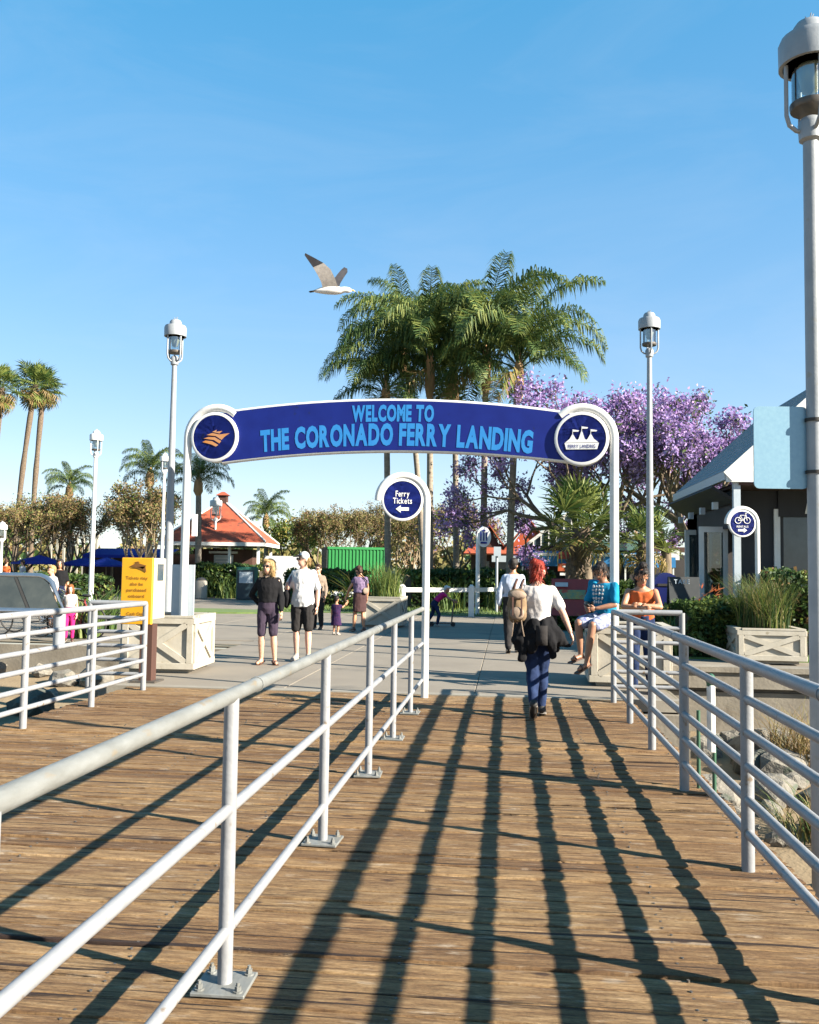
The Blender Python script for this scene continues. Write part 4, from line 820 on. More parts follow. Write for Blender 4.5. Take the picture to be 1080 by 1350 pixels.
# side wall with two open glass doors and a window wall behind
boxpart('wall', 'dark_wall', t, (.36, L_ - .5, (ze - .2) / 2), (.12, 1.2, ze - .2)); boxpart('lintel', 'dark_wall', t, (.36, 3.4, ze - .62), (.12, 4.6, .9))
boxpart('side_awning', 'dark_wall', t, (.02, 3.0, ze - .42), (.55, 5.0, .06), Matrix.Rotation(R(32), 3, 'Y'))
for k in range(4): boxpart('eave_lamp', 'plate_light', t, (-.02, 1.1 + 1.25 * k, ze - .62 - .03 * k), (.10, .16, .15))
def glass_door(x, y, w, h, ang):
    rot = Matrix.Rotation(ang, 3, 'Z'); c = Vector((x, y, 0))
    f = MB()
    for cc, sz in (((0, 0, h / 2), (.10, .05, h)), ((w, 0, h / 2), (.10, .05, h)), ((w / 2, 0, h - .06), (w - .1, .05, .12)), ((w / 2, 0, .14), (w - .1, .05, .28))): f.box(c + rot @ Vector(cc), sz, rot)
    f = f.build('door', 'paint_white', t); g = MB(); g.box(c + rot @ Vector((w / 2, 0, h / 2 + .08)), (w - .1, .015, h - .4), rot); g.build('pane', 'shop_glass', f)
    g = MB(); g.tube([c + rot @ Vector((w - .12, -.05, 1.0)), c + rot @ Vector((w - .12, -.05, 1.3))], .012, 6); g.build('handle', 'steel_dark', f)
glass_door(onD(925, 19.6).x - SX, onD(925, 19.6).y - SY, .50, 2.55, R(0)); glass_door(onD(906, 22.3).x - SX, onD(906, 22.3).y - SY, .36, 2.6, R(8))
for k in range(3): f = boxpart('window', 'shop_glass', t, (.36, 2.6 + k * 1.05, 1.35), (.03, .95, 2.1)); boxpart('frame', 'plate_light', f, (.35, 2.1 + k * 1.05, 1.35), (.07, .07, 2.2))
q = MB(); q.ell((onD(943, 20.4).x - SX, onD(943, 20.4).y - SY, 1.55), (.13, .05, .2)); q.build('wreath', 'red_board', t)
# chalk A-board, blue mail box
p = onD(901, 18.0); t = thing('chalk_board', 'dark chalk A-board lettered TAKE standing by the shop doors', 'A-board', p, R(4)); zt_ = zat(900, 760, 18.0)
for s in (1, -1): boxpart('board', 'chalkboard', t, (0, -.16 * s, zt_ / 2), (.60, .03, zt_), Matrix.Rotation(R(-10 * s), 3, 'X'))
q = MB()
for s_, dz, wd, hh in (('TAKE', -.10, .30, .085),): text(q, s_, (-.06, -.035 - .17 * -dz - .05, zt_ + dz), X_, Zv, Y_, wd, hh, lift=.01)
q.build('lettering', 'plate_light', t)
p = onD(876, 19.0); t = thing('mail_box', 'rounded dark blue mail box left of the chalk board', 'mail box', p); zt_ = zat(876, 755, 19)
q = MB(); r_ = .27; ol = [(-r_, .12), (r_, .12)] + [(r_ * math.cos(a), zt_ - r_ + r_ * math.sin(a)) for a in [i * math.pi / 12 for i in range(13)]]; q.prism(ol, (0, .25, 0), X_, Zv, Y_, .5); q.build('body', 'mail_blue', t)
for x in (-.2, .2):
    for y in (-.18, .18): boxpart('leg', 'mail_blue', t, (x, y, .06), (.06, .06, .12))
boxpart('slot', 'ink', t, (0, -.26, zt_ - .25), (.36, .02, .05))
# blue cafe umbrellas and awning at far left
for lab, px, D, w, py in (('small blue cafe umbrella at far left beyond the display board', 52, 46, 1.35, 733), ('blue cafe umbrella half hidden by the slim lamp post', 112, 48, 1.5, 736), ('blue cafe umbrella left of the yellow ticket box', 140, 46, 1.3, 736)):
    p = onD(px, D); zt_ = zat(px, py, D); u = thing('cafe_umbrella', lab, 'umbrella', p, px * .1, 'blue cafe umbrellas')
    q = MB(); q.tube([(0, 0, 0), (0, 0, zt_ - .05)], .03, 8); q.build('pole', 'bark_pale', u); q = MB(); q.lathe([(w, -.42), (w, -.34), (w * .5, -.14), (.02, .05)], (0, 0, zt_), 8); q.build('canopy', 'umbrella_blue', u); q = MB(); q.lathe([(.3, 0), (.3, .06), (.05, .1)], (0, 0, 0), 12); q.build('base', 'steel_dark', u)
p = onD(175, 50); t = thing('cafe_terrace', 'long blue awning on slim posts behind the bushy tree', 'awning', p); zt_ = zat(175, 724, 50)
q = MB(); q.add([(-2.0, 0, zt_), (2.6, 0, zt_), (2.6, -1.8, zt_ - .36), (-2.0, -1.8, zt_ - .36), (2.6, -1.8, zt_ - .5), (-2.0, -1.8, zt_ - .5)], [(0, 1, 2, 3), (3, 2, 4, 5)]); q.build('canopy', 'umbrella_blue', t).modifiers.new('thickness', 'SOLIDIFY').thickness = .03
for x in (-1.9, -.4, 1.1, 2.5): boxpart('post', 'bark_pale', t, (x, -1.75, (zt_ - .5) / 2), (.10, .10, zt_ - .5))
boxpart('wall', 'brown_wall', t, (.2, .6, 1.1), (6.6, .2, 2.2))
p = onD(95, 60); t = thing('white_colonnade', 'row of pale posts behind the left trees', 'colonnade', p)
for k in range(8): boxpart('post', 'cream', t, (-1.5 + k * .45, 0, 1.7), (.14, .14, 3.4))
boxpart('beam', 'cream', t, (0, 0, 3.45), (3.6, .2, .14))

# ================================================================ VEGETATION
def np_mesh(name, verts, faces, midx, mats):
    me = bpy.data.meshes.new(name); nv, nf, k = len(verts), len(faces), faces.shape[1]
    me.vertices.add(nv); me.vertices.foreach_set('co', np.asarray(verts, np.float32).ravel())
    me.loops.add(nf * k); me.loops.foreach_set('vertex_index', faces.astype(np.int32).ravel())
    me.polygons.add(nf); me.polygons.foreach_set('loop_start', np.arange(0, nf * k, k, dtype=np.int32)); me.polygons.foreach_set('material_index', midx.astype(np.int32))
    for m in mats: me.materials.append(MATS[m])
    me.update(); me.validate(); return me
def leaf_cloud(name, C, size, mats, weights, seed, clump=None, aspect=.5, flat=0.0):
    g = np.random.default_rng(seed); n = len(C); C = np.asarray(C)
    a = g.normal(size=(n, 3)); a[:, 2] *= (1 - flat); a /= np.linalg.norm(a, axis=1, keepdims=True); b = g.normal(size=(n, 3)); b -= a * (a * b).sum(1, keepdims=True); b /= np.linalg.norm(b, axis=1, keepdims=True)
    s = size * g.uniform(.6, 1.35, (n, 1)); V = np.stack([C - a * s, C + b * s * aspect, C + a * s, C - b * s * aspect], 1).reshape(-1, 3)
    Fc = np.arange(n * 4).reshape(n, 4)
    w = np.array(weights, float); w /= w.sum()
    if clump is None: mi = g.choice(len(mats), n, p=w)
    else:
        cm = g.choice(len(mats), int(clump.max()) + 1, p=w); mi = np.where(g.random(n) < .65, cm[clump], g.choice(len(mats), n, p=w))
    return np_mesh(name, V, Fc, mi, mats)
def grow(rng, p, d, ln, r, depth, segs, tips, kids, spread, up, wob=.25):
    pts, rad = [p], [r]; n = 3
    for i in range(n):
        d = (d + Vector((rng.uniform(-1, 1), rng.uniform(-1, 1), rng.uniform(-1, 1))) * wob * .5 + Vector((0, 0, up * .15))).normalized(); p = p + d * (ln / n); pts.append(p); rad.append(r * (1 - .32 * (i + 1) / n))
    segs.append((pts, rad))
    if depth <= 1: tips.append(pts[1])
    if depth == 0: tips.append(p); tips.append(pts[2]); return
    for k in range(kids + (1 if rng.random() < .4 else 0)):
        a = rng.uniform(0, 2 * math.pi); x, y, z = frame_from(d); nd = (d + (x * math.cos(a) + y * math.sin(a)) * rng.uniform(.6, 1.1) * spread + Vector((0, 0, up * .3))).normalized()
        grow(rng, pts[-1] if k else p, nd, ln * rng.uniform(.62, .86), r * .62, depth - 1, segs, tips, kids, spread, up, wob)
def tree(label, pos, h, w, mats, weights, nleaf, leaf, seed, trunk_h=1.0, bark='bark', depth=4, stems=5, kids=2, spread=.8, up=.4, r0=.11, sig=.3, cat='tree', group=None, name='bushy_tree', flat=0.0, lean=.75, twig=False):
    rng = random.Random(seed); segs, tips = [], []; t = thing(name, label, cat, pos, 0, group)
    top = Vector((rng.uniform(-.1, .1), rng.uniform(-.1, .1), trunk_h)); segs.append(([Vector((0, 0, -.1)), top * .5, top], [r0 * 1.5, r0 * 1.2, r0 * 1.1]))
    for k in range(stems):
        a = 2 * math.pi * (k + rng.uniform(-.3, .3)) / stems; d = Vector((math.cos(a) * lean, math.sin(a) * lean, rng.uniform(.7, 1.2))).normalized(); grow(rng, top, d, (h - trunk_h) * .36, r0 * .75, depth, segs, tips, kids, spread, up)
    T = np.array([tuple(v) for v in tips]); ext = np.percentile(np.abs(T[:, :2]), 97); zt = np.percentile(T[:, 2], 98); sx, sz = (w / 2) / ext, (h - trunk_h) / max(zt - trunk_h, .1)
    def sc(v): f = min(1, max(0, v[2] - trunk_h * .7) / (trunk_h * .3 + .01)); return Vector((v[0] * (1 + (sx - 1) * f), v[1] * (1 + (sx - 1) * f), trunk_h + (v[2] - trunk_h) * sz if v[2] > trunk_h else v[2]))
    q = MB()
    for pts, rad in segs: q.tube([sc(p) for p in pts], [max(x, .008) for x in rad], 5 if rad[0] < .06 else 8, caps=False)
    q.build('trunk', bark, t, 60)
    if twig:
        tips = []
        for pts, rad in segs[1:]:
            if rad[0] < r0 * .34: tips += [pts[0].lerp(pts[1], .5), pts[1], pts[1].lerp(pts[2], .5), pts[2], pts[3]]
    T = np.array([tuple(sc(v)) for v in tips]); g = np.random.default_rng(seed); idx = g.integers(0, len(T), nleaf); C = T[idx] + g.normal(size=(nleaf, 3)) * sig * np.array([1, 1, .8])
    C = C[C[:, 2] > trunk_h * .6]; idx = idx[:len(C)]
    link('crown', leaf_cloud('crown', C, leaf, mats, weights, seed, idx, flat=flat), t); return t
BR = (['leaf_olive', 'leaf_brown', 'leaf_mid', 'leaf_light', 'leaf_dark'], [4, 5, .9, .8, .5])
GRP = 'bushy trees behind the plaza'
for lab, px, D, ytop, wpx, n, sd in (('wide thin-leaved brownish tree at the left edge', 20, 46, 652, 175, 7000, 11), ('thin-leaved olive tree between the left edge and the slim lamp post', 88, 50, 660, 110, 5200, 12), ('vase-shaped bare-limbed tree just left of the arch lamp', 186, 42, 640, 130, 6500, 13),
                                  ('brownish tree behind the man in the white cap', 428, 58, 672, 105, 6000, 15), ('sparse tree right of the green container', 545, 60, 668, 105, 5200, 16), ('olive tree above the green container', 486, 64, 668, 80, 4600, 17)):
    ps = onD(px, D); tree(lab, ps, zat(px, ytop, D), wpx * D / F, BR[0], BR[1], int(n * 2.6), .062, sd, trunk_h=.7, bark='bark_pale' if sd in (13, 16) else 'bark', depth=5, stems=7, kids=2, spread=.62, up=.75, sig=.13, group=GRP, r0=.11, lean=.62, twig=True)
ps = onD(605, 55); tree('hazy lilac-brown tree between the central palm trunks', ps, zat(605, 672, 55), 115 * 55 / F, ['jac_c', 'leaf_brown', 'leaf_olive', 'leaf_mid'], [3, 3, 3, 1], 5200, .10, 18, trunk_h=1.2, depth=4, stems=5, sig=.3, group=GRP)
ps = onD(385, 62); tree('yellowish leafy tree behind the small palm', ps, zat(385, 690, 62), 60 * 62 / F, ['leaf_yellow', 'leaf_light', 'leaf_mid'], [2, 3, 2], 3200, .12, 19, trunk_h=1.2, depth=3, stems=5, sig=.4, group=GRP)
g_ = np.random.default_rng(77); n_ = 26000; ang = g_.uniform(R(62), R(124), n_); rad = 95 + g_.normal(size=n_) * 5 + 8 * np.sin(ang * 23)
hh_ = 4.2 + 1.3 * np.sin(ang * 31) + .9 * np.sin(ang * 67 + 1) + .6 * np.sin(ang * 141); zz_ = g_.uniform(0, 1, n_) ** .7 * np.maximum(hh_, 1.2)
tag(link('far_trees', leaf_cloud('far_trees', np.stack([rad * np.cos(ang), rad * np.sin(ang), zz_], 1), .32, ['leaf_olive', 'leaf_dark', 'leaf_mid', 'leaf_brown'], [3, 1.5, 1.2, 3], 5, (ang * 60).astype(int) - int(ang.min() * 60), aspect=.7)), 'hazy belt of far trees closing the view behind the park', 'trees', kind='stuff')
JM = ['jac_a', 'jac_b', 'jac_c', 'leaf_mid', 'leaf_dark']
for lab, px, D, ytop, wpx, n, sd, trp in (('large jacaranda in purple bloom behind the right end of the arch', 775, 36, 528, 330, 34000, 31, 2.2), ('middle jacaranda in bloom behind the right lamp post', 878, 38, 536, 270, 32000, 33, 2.4), ('purple jacaranda rising behind the shop roof', 918, 34, 541, 235, 24000, 32, 2.2)):
    ps = onD(px, D); tree(lab, ps, zat(px, ytop, D), wpx * D / F, JM, [4, 3.2, 2.6, .9, .5], int(n * .95), .075, sd, trunk_h=trp, bark='bark', depth=5, stems=6, kids=2, spread=.85, up=.30, r0=.2, sig=.2, name='jacaranda_tree', group='jacaranda trees in bloom', lean=1.0)
# ---- feather palms
def frond_mesh(L, a0, a1, seed, mats=('palm_green', 'palm_lit'), ns=42, ll=.92, droop=1.0, lit=.34, w=.023):
    rng = random.Random(seed); q = MB(); pts = []; p = Vector((0, 0, 0)); n = 16
    for i in range(n + 1):
        pts.append(p.copy()); a = a0 + (a1 - a0) * (i / n) ** 1.25; p = p + Vector((math.cos(a), 0, math.sin(a))) * (L / n)
    q.tube(pts, [.032 * (1 - .85 * i / n) for i in range(n + 1)], 4, 0, caps=False)
    for k in range(ns):
        s = .14 + .85 * k / ns; f = s * n; i = min(int(f), n - 1); b = pts[i].lerp(pts[i + 1], f - i); d = (pts[i + 1] - pts[i]).normalized()
        for sd in (-1, 1):
            for rep in range(2):
                ln = ll * (math.sin(math.pi * min(.98, s * .9 + .08)) ** .6) * rng.uniform(.75, 1.1)
                o = (Vector((0, sd, 0)) * rng.uniform(.6, 1) + d * rng.uniform(.3, .7) + Vector((0, 0, rng.uniform(-.3, .5)))).normalized()
                m_ = b + o * ln * .5; e = m_ + (o * .5 + Vector((0, 0, -droop * rng.uniform(.7, 1.2)))).normalized() * ln * .55; wv = d * w
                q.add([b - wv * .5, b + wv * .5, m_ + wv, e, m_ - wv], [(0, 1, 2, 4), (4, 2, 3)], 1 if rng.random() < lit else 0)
    return q.mesh('frond', list(mats))
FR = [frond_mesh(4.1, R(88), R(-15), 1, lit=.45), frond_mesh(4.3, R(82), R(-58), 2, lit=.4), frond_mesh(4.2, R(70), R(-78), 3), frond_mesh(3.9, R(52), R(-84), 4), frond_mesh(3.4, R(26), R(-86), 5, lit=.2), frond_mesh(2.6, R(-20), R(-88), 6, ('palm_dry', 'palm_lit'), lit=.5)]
def feather_palm(label, base, top, s, seed, r=.16, group='feather palms', nf=(3, 4, 5, 5, 3, 1), boots=True, name='feather_palm'):
    rng = random.Random(seed); t = thing(name, label, 'palm tree', base, 0, group); tp = top - base
    pts = [Vector((tp.x * (i / 10) ** 1.5, tp.y * (i / 10), tp.z * i / 10 - (.1 if i == 0 else 0))) for i in range(11)]
    q = MB(); q.tube(pts, [r * 1.25] + [r * (1 - .02 * i) for i in range(10)], 12)
    q.build('trunk', 'palm_trunk', t, 60)
    n = max(6, int(tp.z / .45))
    if boots:
        q = MB(); q.lathe([(r * .8, -1.5 * s), (r * 1.5, -1.1 * s), (r * 1.3, -.3 * s), (r * .5, .25 * s), (.01, .6 * s)], tp, 9); q.build('crown_shaft', 'palm_boot', t, 40)
    k = 0
    for v, cnt in enumerate(nf):
        for i in range(cnt):
            a = 2.399 * k + rng.uniform(-.25, .25); k += 1
            o = link('frond', FR[v], t, tp + Vector((math.cos(a) * r * .6, math.sin(a) * r * .6, .15 * s - .12 * v * s))); o.rotation_euler = (rng.uniform(-.15, .15), rng.uniform(-.14, .14), a); ss = s * rng.uniform(.8, 1.08); o.scale = (ss, ss, ss)
    return t
QG = 'tall feather palms in the middle'
for lab, bx, cx_, cy_, D, s, sd in (('leftmost tall feather palm, its dark trunk behind the Ferry Tickets disc', 512, 509, 507, 40, 1.08, 1), ('second tall feather palm from the left, trunk just right of the Ferry Tickets pole', 567, 567, 468, 39.5, 1.3, 2), ('feather palm whose bare pale trunk stands third from the left', 602, 599, 495, 43, 1.05, 3),
                                   ('tallest feather palm with a fork of upright fronds', 637, 641, 460, 40, 1.38, 4), ('rightmost tall feather palm with an orange-brown crown shaft', 671, 684, 474, 37.5, 1.2, 5), ('feather palm behind the second trunk, its pale crown leaning left', 560, 532, 448, 46, 1.25, 7)):
    b = onD(bx, D); tp = atD(cx_, cy_, D); feather_palm(lab, b, tp, s, sd, .15, QG)
for lab, px, cy_, D, s, sd in (('low dark feather palm behind the slim lamp post', 92, 640, 56, .52, 11), ('dark feather palm left of the arch, behind the left lamp', 198, 622, 48, .56, 12), ('dark feather palm just left of the red pyramid roof', 262, 632, 47, .56, 13), ('small feather palm right of the red pyramid roof', 351, 680, 62, .6, 14)):
    b = onD(px, D); feather_palm(lab, b, atD(px, cy_, D), s, sd, .17, 'low feather palms in the distance', (3, 4, 5, 5, 3, 0), name='feather_palm')
# ---- fan palms
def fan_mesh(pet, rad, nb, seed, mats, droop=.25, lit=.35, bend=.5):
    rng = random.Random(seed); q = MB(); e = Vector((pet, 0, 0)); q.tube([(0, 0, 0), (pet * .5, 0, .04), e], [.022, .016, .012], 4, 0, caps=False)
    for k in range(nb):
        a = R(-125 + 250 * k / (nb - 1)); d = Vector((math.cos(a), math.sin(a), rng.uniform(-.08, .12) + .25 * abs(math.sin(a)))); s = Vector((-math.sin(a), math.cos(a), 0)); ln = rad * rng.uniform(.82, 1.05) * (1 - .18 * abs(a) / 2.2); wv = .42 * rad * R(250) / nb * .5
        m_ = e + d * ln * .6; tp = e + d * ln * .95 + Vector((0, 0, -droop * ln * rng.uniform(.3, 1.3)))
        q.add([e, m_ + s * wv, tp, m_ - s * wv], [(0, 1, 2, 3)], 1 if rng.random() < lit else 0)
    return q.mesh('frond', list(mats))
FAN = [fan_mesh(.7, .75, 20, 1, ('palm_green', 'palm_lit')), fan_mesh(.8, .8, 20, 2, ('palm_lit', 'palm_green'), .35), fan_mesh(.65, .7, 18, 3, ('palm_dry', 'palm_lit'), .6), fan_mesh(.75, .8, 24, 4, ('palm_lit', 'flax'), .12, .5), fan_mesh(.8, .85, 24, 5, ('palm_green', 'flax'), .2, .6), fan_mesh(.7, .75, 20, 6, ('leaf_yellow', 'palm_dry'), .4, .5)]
def fan_palm(label, base, top, s, seed, r, n=34, group=None, skirt=True, dry=.2, lo=-70, tr='palm_shag', fans=(0, 1, 2)):
    rng = random.Random(seed); t = thing('fan_palm', label, 'palm tree', base, 0, group); tp = top - base
    q = MB(); pts = [Vector((tp.x * (i / 12) ** 1.6, tp.y * i / 12, tp.z * i / 12 - (.1 if i == 0 else 0))) for i in range(13)]
    q.tube(pts, [r * (1.15 if i == 0 else 1.0 + .12 * math.sin(i * 2.1)) for i in range(13)], 10)
    q.build('trunk', tr, t, 60)
    if skirt:
        rr = random.Random(seed + 5); q = MB(); nb = 130
        for k in range(nb):
            a = rr.uniform(0, 6.28); f = 1 - rr.random() * min(.9, 1.9 / tp.z); c = Vector((tp.x * f ** 1.6, tp.y * f, tp.z * f)) + Vector((math.cos(a), math.sin(a), 0)) * r * .95; d = Vector((math.cos(a) * .7, math.sin(a) * .7, rr.choice((.8, -.9)))); s_ = Vector((-math.sin(a), math.cos(a), 0)) * .04
            q.add([c - s_, c + s_, c + d * .22 * s + s_ * .4, c + d * .22 * s - s_ * .4], [(0, 1, 2, 3)])
        tag(q.build('leaf_stubs', 'palm_shag', t), kind='stuff')
    for k in range(n):
        f = (k + .5) / n; el = R(85 + (lo - 85) * f) + rng.uniform(-.15, .15); a = 2.399 * k
        v = 2 if (el < R(-25) and rng.random() < .5 + dry) else (1 if rng.random() < .45 else 0)
        o = link('frond', FAN[fans[v]], t, tp + Vector((math.cos(a) * r * .5, math.sin(a) * r * .5, .1 * s - .35 * s * f))); o.rotation_euler = Quaternion((0, 0, 1), a).to_matrix().to_4x4().to_euler(); o.rotation_euler = (Matrix.Rotation(a, 3, 'Z') @ Matrix.Rotation(-el, 3, 'Y') @ Matrix.Rotation(rng.uniform(-.4, .4), 3, 'X')).to_euler(); ss = s * rng.uniform(.85, 1.12); o.scale = (ss, ss, ss)
    return t
fan_palm('stout fan palm with a shaggy trunk behind the seated man', onD(752, 29.5), atD(768, 697, 29.5), 1.12, 3, .30, 46, 'stout fan palms', True, .05, -38, fans=(4, 3, 5)); fan_palm('smaller fan palm with yellow lower leaves beside the right lamp post', onD(842, 28), atD(850, 715, 28), .82, 4, .2, 30, 'stout fan palms', True, .5, -55, fans=(3, 4, 5))
for lab, bx, cx_, cy_, D, sd in (('slender fan palm at far left, crown in full view, trunk leaning right', 18, 47, 507, 70, 5), ('slender fan palm right of the leaning one, almost upright', 40, 58, 512, 72, 6), ('fan palm half cut by the left edge of the photo', -14, 2, 512, 66, 7)):
    fan_palm(lab, onD(bx, D), atD(cx_, cy_, D), 1.3, sd, .2, 46, 'slender fan palms at far left', True, .35, -75)
# ---- hedges, strap-leaved plants
def hedge(label, a, b, th, h, mats, weights, n, leaf, seed, z0=0.0, name='hedge'):
    a, b = Vector(a), Vector(b); t = thing(name, label, 'hedge', (a + b) / 2 + Vector((0, 0, z0))); d = (b - a); l = d.length; ang = math.atan2(d.y, d.x); t.rotation_euler[2] = ang
    g = np.random.default_rng(seed); x = g.uniform(-l / 2, l / 2, n); face = g.random(n); y = np.where(face < .45, -th / 2 + g.normal(size=n) * .06, np.where(face < .6, th / 2, g.uniform(-th / 2, th / 2, n))); z = np.where(face < .6, g.uniform(0, 1, n) ** .8 * h, h + g.normal(size=n) * .05)
    wob = np.array([noise.noise((xx * 1.3, seed, 0)) for xx in x]); z = z * (1 + .14 * wob); y = y + .12 * wob
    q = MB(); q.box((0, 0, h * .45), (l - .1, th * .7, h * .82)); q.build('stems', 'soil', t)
    link('foliage', leaf_cloud('foliage', np.stack([x, y, z], 1), leaf, mats, weights, seed, (x * 3 + l * 2).astype(int) + (z * 5).astype(int) * 7 - int(min((x * 3 + l * 2).astype(int).min(), 0)), aspect=.6), t); return t
HM = ['leaf_dark', 'leaf_mid', 'leaf_light']
def gp(px, D): return onD(px, D)
hedge('clipped green hedge with orange flowers behind it, in front of the shop', gp(896, 17.0), gp(966, 17.2), .8, .92, HM, [3, 3, 1.2], 5200, .05, 1); hedge('taller clipped hedge below the shop window, behind the planter grass', gp(1000, 17.6), gp(1130, 17.2), .9, 1.5, HM + ['leaf_brown'], [3, 3, 1, 2], 5200, .055, 2)
hedge('dark hedge in front of the red-roofed kiosk', gp(258, 46), gp(346, 45.5), 1.2, 1.55, HM, [4, 2.5, .8], 2600, .12, 3); hedge('dark shrubs behind the couple, left of the green container', gp(385, 41), gp(480, 40), 1.5, 1.35, HM, [4, 2, .6], 3000, .12, 4)
hedge('dark green hedge behind the white post fence', gp(535, 37), gp(720, 39), 1.6, 1.45, HM, [4, 2.4, .7], 4600, .11, 5); hedge('low flowering shrubs along the lawn behind the toddler', gp(420, 37), gp(500, 36), .9, .55, ['leaf_mid', 'leaf_olive', 'sign_white'], [3, 2, .7], 1500, .07, 6); hedge('green shrubs between the map board and the market awnings', gp(690, 30), gp(860, 30), 1.2, 1.15, HM, [4, 3, 1], 3400, .09, 7)
hedge('green ground hedge under the left trees', gp(-20, 40), gp(150, 42), 1.2, 1.0, HM, [3, 2, 1], 2400, .1, 8); hedge('low plants behind the orange-top woman', gp(818, 18), gp(900, 18), .8, .8, HM + ['leaf_yellow'], [3, 3, 2, 1], 2400, .05, 9); hedge('dark shrubs at the foot of the fan palm and map board', gp(700, 24.5), gp(800, 24), .8, .6, HM, [3, 3, 1.2], 1800, .06, 10)
def strap_plant(label, pos, h, spread, n, mats, seed, w=.03, cat='plant', name='strap_plant', group=None, seg=4, lean=.9, rad=.12):
    t = thing(name, label, cat, pos, 0, group)
    blades('leaves', mats, n, lambda r: ((r.random() ** .6 * rad * math.cos(a), r.random() ** .6 * rad * math.sin(a), 0) if (a := r.uniform(0, 6.28)) is not None else None), h * .55, h * 1.05, w, seed, lean, t, seg); return t
strap_plant('spiky yellow-green flax left of the yellow ticket box', onD(118, 19.5), 1.35, 1, 120, ['flax', 'leaf_light', 'leaf_mid'], 1, .028, lean=1.1, rad=.28); strap_plant('dark green flax right behind the yellow ticket box', onD(140, 21), 1.3, 1, 90, ['leaf_mid', 'leaf_dark', 'leaf_mid'], 2, .03, lean=.8, rad=.3); strap_plant('rounded green bush left of the yellow-green flax', onD(92, 22), 1.1, 1, 110, ['leaf_mid', 'leaf_dark'], 12, .03, lean=1.2, rad=.4)
strap_plant('cycad with arching leaves in front of the green container', onD(468, 37), 2.1, 1, 90, ['leaf_mid', 'leaf_olive', 'leaf_light'], 3, .05, lean=1.3, rad=.2)
strap_plant('tall reedy grass filling the planter beside the toddler', pm + Vector((0, 0, .7)), 1.15, 1, 420, ['leaf_light', 'leaf_mid', 'flax'], 4, .012, lean=.55, rad=.46, seg=3); strap_plant('tall reedy grass filling the planter above the right parapet', pr_ + Vector((0, 0, .48)), 1.28, 1, 900, ['leaf_mid', 'leaf_light', 'leaf_olive', 'leaf_dark'], 5, .0085, lean=.75, rad=.44, seg=4)
for lab, px, D, h, sd in (('bird-of-paradise clump with orange blooms by the shop doors', 938, 17.3, 1.2, 6), ('green strap-leaved clump in the hedge behind the fence', 590, 35, 1.5, 7), ('green strap-leaved clump behind the oval sign pole', 660, 36, 1.3, 8), ('bushy green plant in front of the kiosk counter', 305, 44.6, 1.5, 10), ('yellowish plant above the litter bin', 263, 45, 1.7, 11), ('strap-leaved plant beside the seated man planter', 790, 19, .9, 13), ('strap-leaved plant right of the orange-top woman', 885, 16.8, .95, 14)):
    t = strap_plant(lab, onD(px, D), h, 1, 80, ['leaf_mid', 'leaf_dark', 'leaf_light'], sd, .03 if D > 20 else .024, lean=.7, rad=.25 if D < 30 else .7)
    if sd == 6:
        rr = random.Random(3)
        for k in range(9):
            q = MB(); c = Vector((rr.uniform(-.25, .25), rr.uniform(-.2, .2), h * rr.uniform(.85, 1.08)))
            for j in range(4): e = c + Vector((rr.uniform(-.05, .16), rr.uniform(-.06, .06), rr.uniform(.02, .13))); s_ = Vector((0, .02, .012)); q.add([c - s_, c + s_, e], [(0, 1, 2)])
            q.build('flower', 'flower_orange', t)

t = strap_plant('dry brown bush among the rocks below the right parapet', Vector((3.6, 11.6, bankz(3.6, 11.6))), .95, 1, 260, ['leaf_brown', 'leaf_olive', 'palm_dry'], 21, .008, lean=1.1, rad=.45, name='dry_bush')
strap_plant('olive scrub growing between the boulders nearer the lamp post', Vector((3.1, 9.6, bankz(3.1, 9.6))), .6, 1, 200, ['leaf_olive', 'leaf_mid', 'leaf_brown'], 22, .008, lean=1.2, rad=.4, name='scrub_plant')
# ================================================================ PEOPLE
def remesh(mb, voxel, it=3, disp=0.0, seed=0):
    me = bpy.data.meshes.new('tmp'); me.from_pydata(mb.v, [], mb.f); o = bpy.data.objects.new('tmp', me)
    m_ = o.modifiers.new('r', 'REMESH'); m_.mode = 'VOXEL'; m_.voxel_size = voxel
    s_ = o.modifiers.new('s', 'SMOOTH'); s_.factor = .5; s_.iterations = it
    r = evaluated(o); bpy.data.meshes.remove(me)
    if disp:
        n = len(r.vertices); co = np.empty(n * 3, np.float32); r.vertices.foreach_get('co', co); nr = np.empty(n * 3, np.float32); r.vertex_normals.foreach_get('vector', nr)
        C = co.reshape(-1, 3); d = np.array([noise.noise((x * 9 + seed, y * 9, z * 5)) + .5 * noise.noise((x * 22, y * 22 + seed, z * 14)) for x, y, z in C.tolist()], np.float32)
        r.vertices.foreach_set('co', (C + nr.reshape(-1, 3) * (d * disp)[:, None]).ravel()); r.update()
    return r
def ball(q, p, r): q.ell(p, r, 10, 6)
def limb(q, p0, p1, r0, r1, mid=None, n=10):
    p0, p1 = Vector(p0), Vector(p1)
    if mid is None: q.tube([p0, p1], [r0, r1], n)
    else: q.tube([p0, p0.lerp(p1, .35), p1], [r0, mid, r1], n)
    ball(q, p0, r0); ball(q, p1, r1)
J0 = dict(pelvis=(0, 0, .94), waist=(0, .005, 1.08), chest=(0, 0, 1.27), neck=(0, -.015, 1.45), head=(0, .02, 1.585),
          shR=(.150, -.015, 1.375), elR=(.205, -.035, 1.11), wrR=(.215, .03, .87), shL=(-.150, -.015, 1.375), elL=(-.205, -.035, 1.11), wrL=(-.215, .03, .87),
          hipR=(.088, 0, .90), knR=(.095, .015, .49), anR=(.095, -.03, .085), hipL=(-.088, 0, .90), knL=(-.095, .015, .49), anL=(-.095, -.03, .085),
          toeR=(.115, .13, .03), toeL=(-.115, .13, .03))
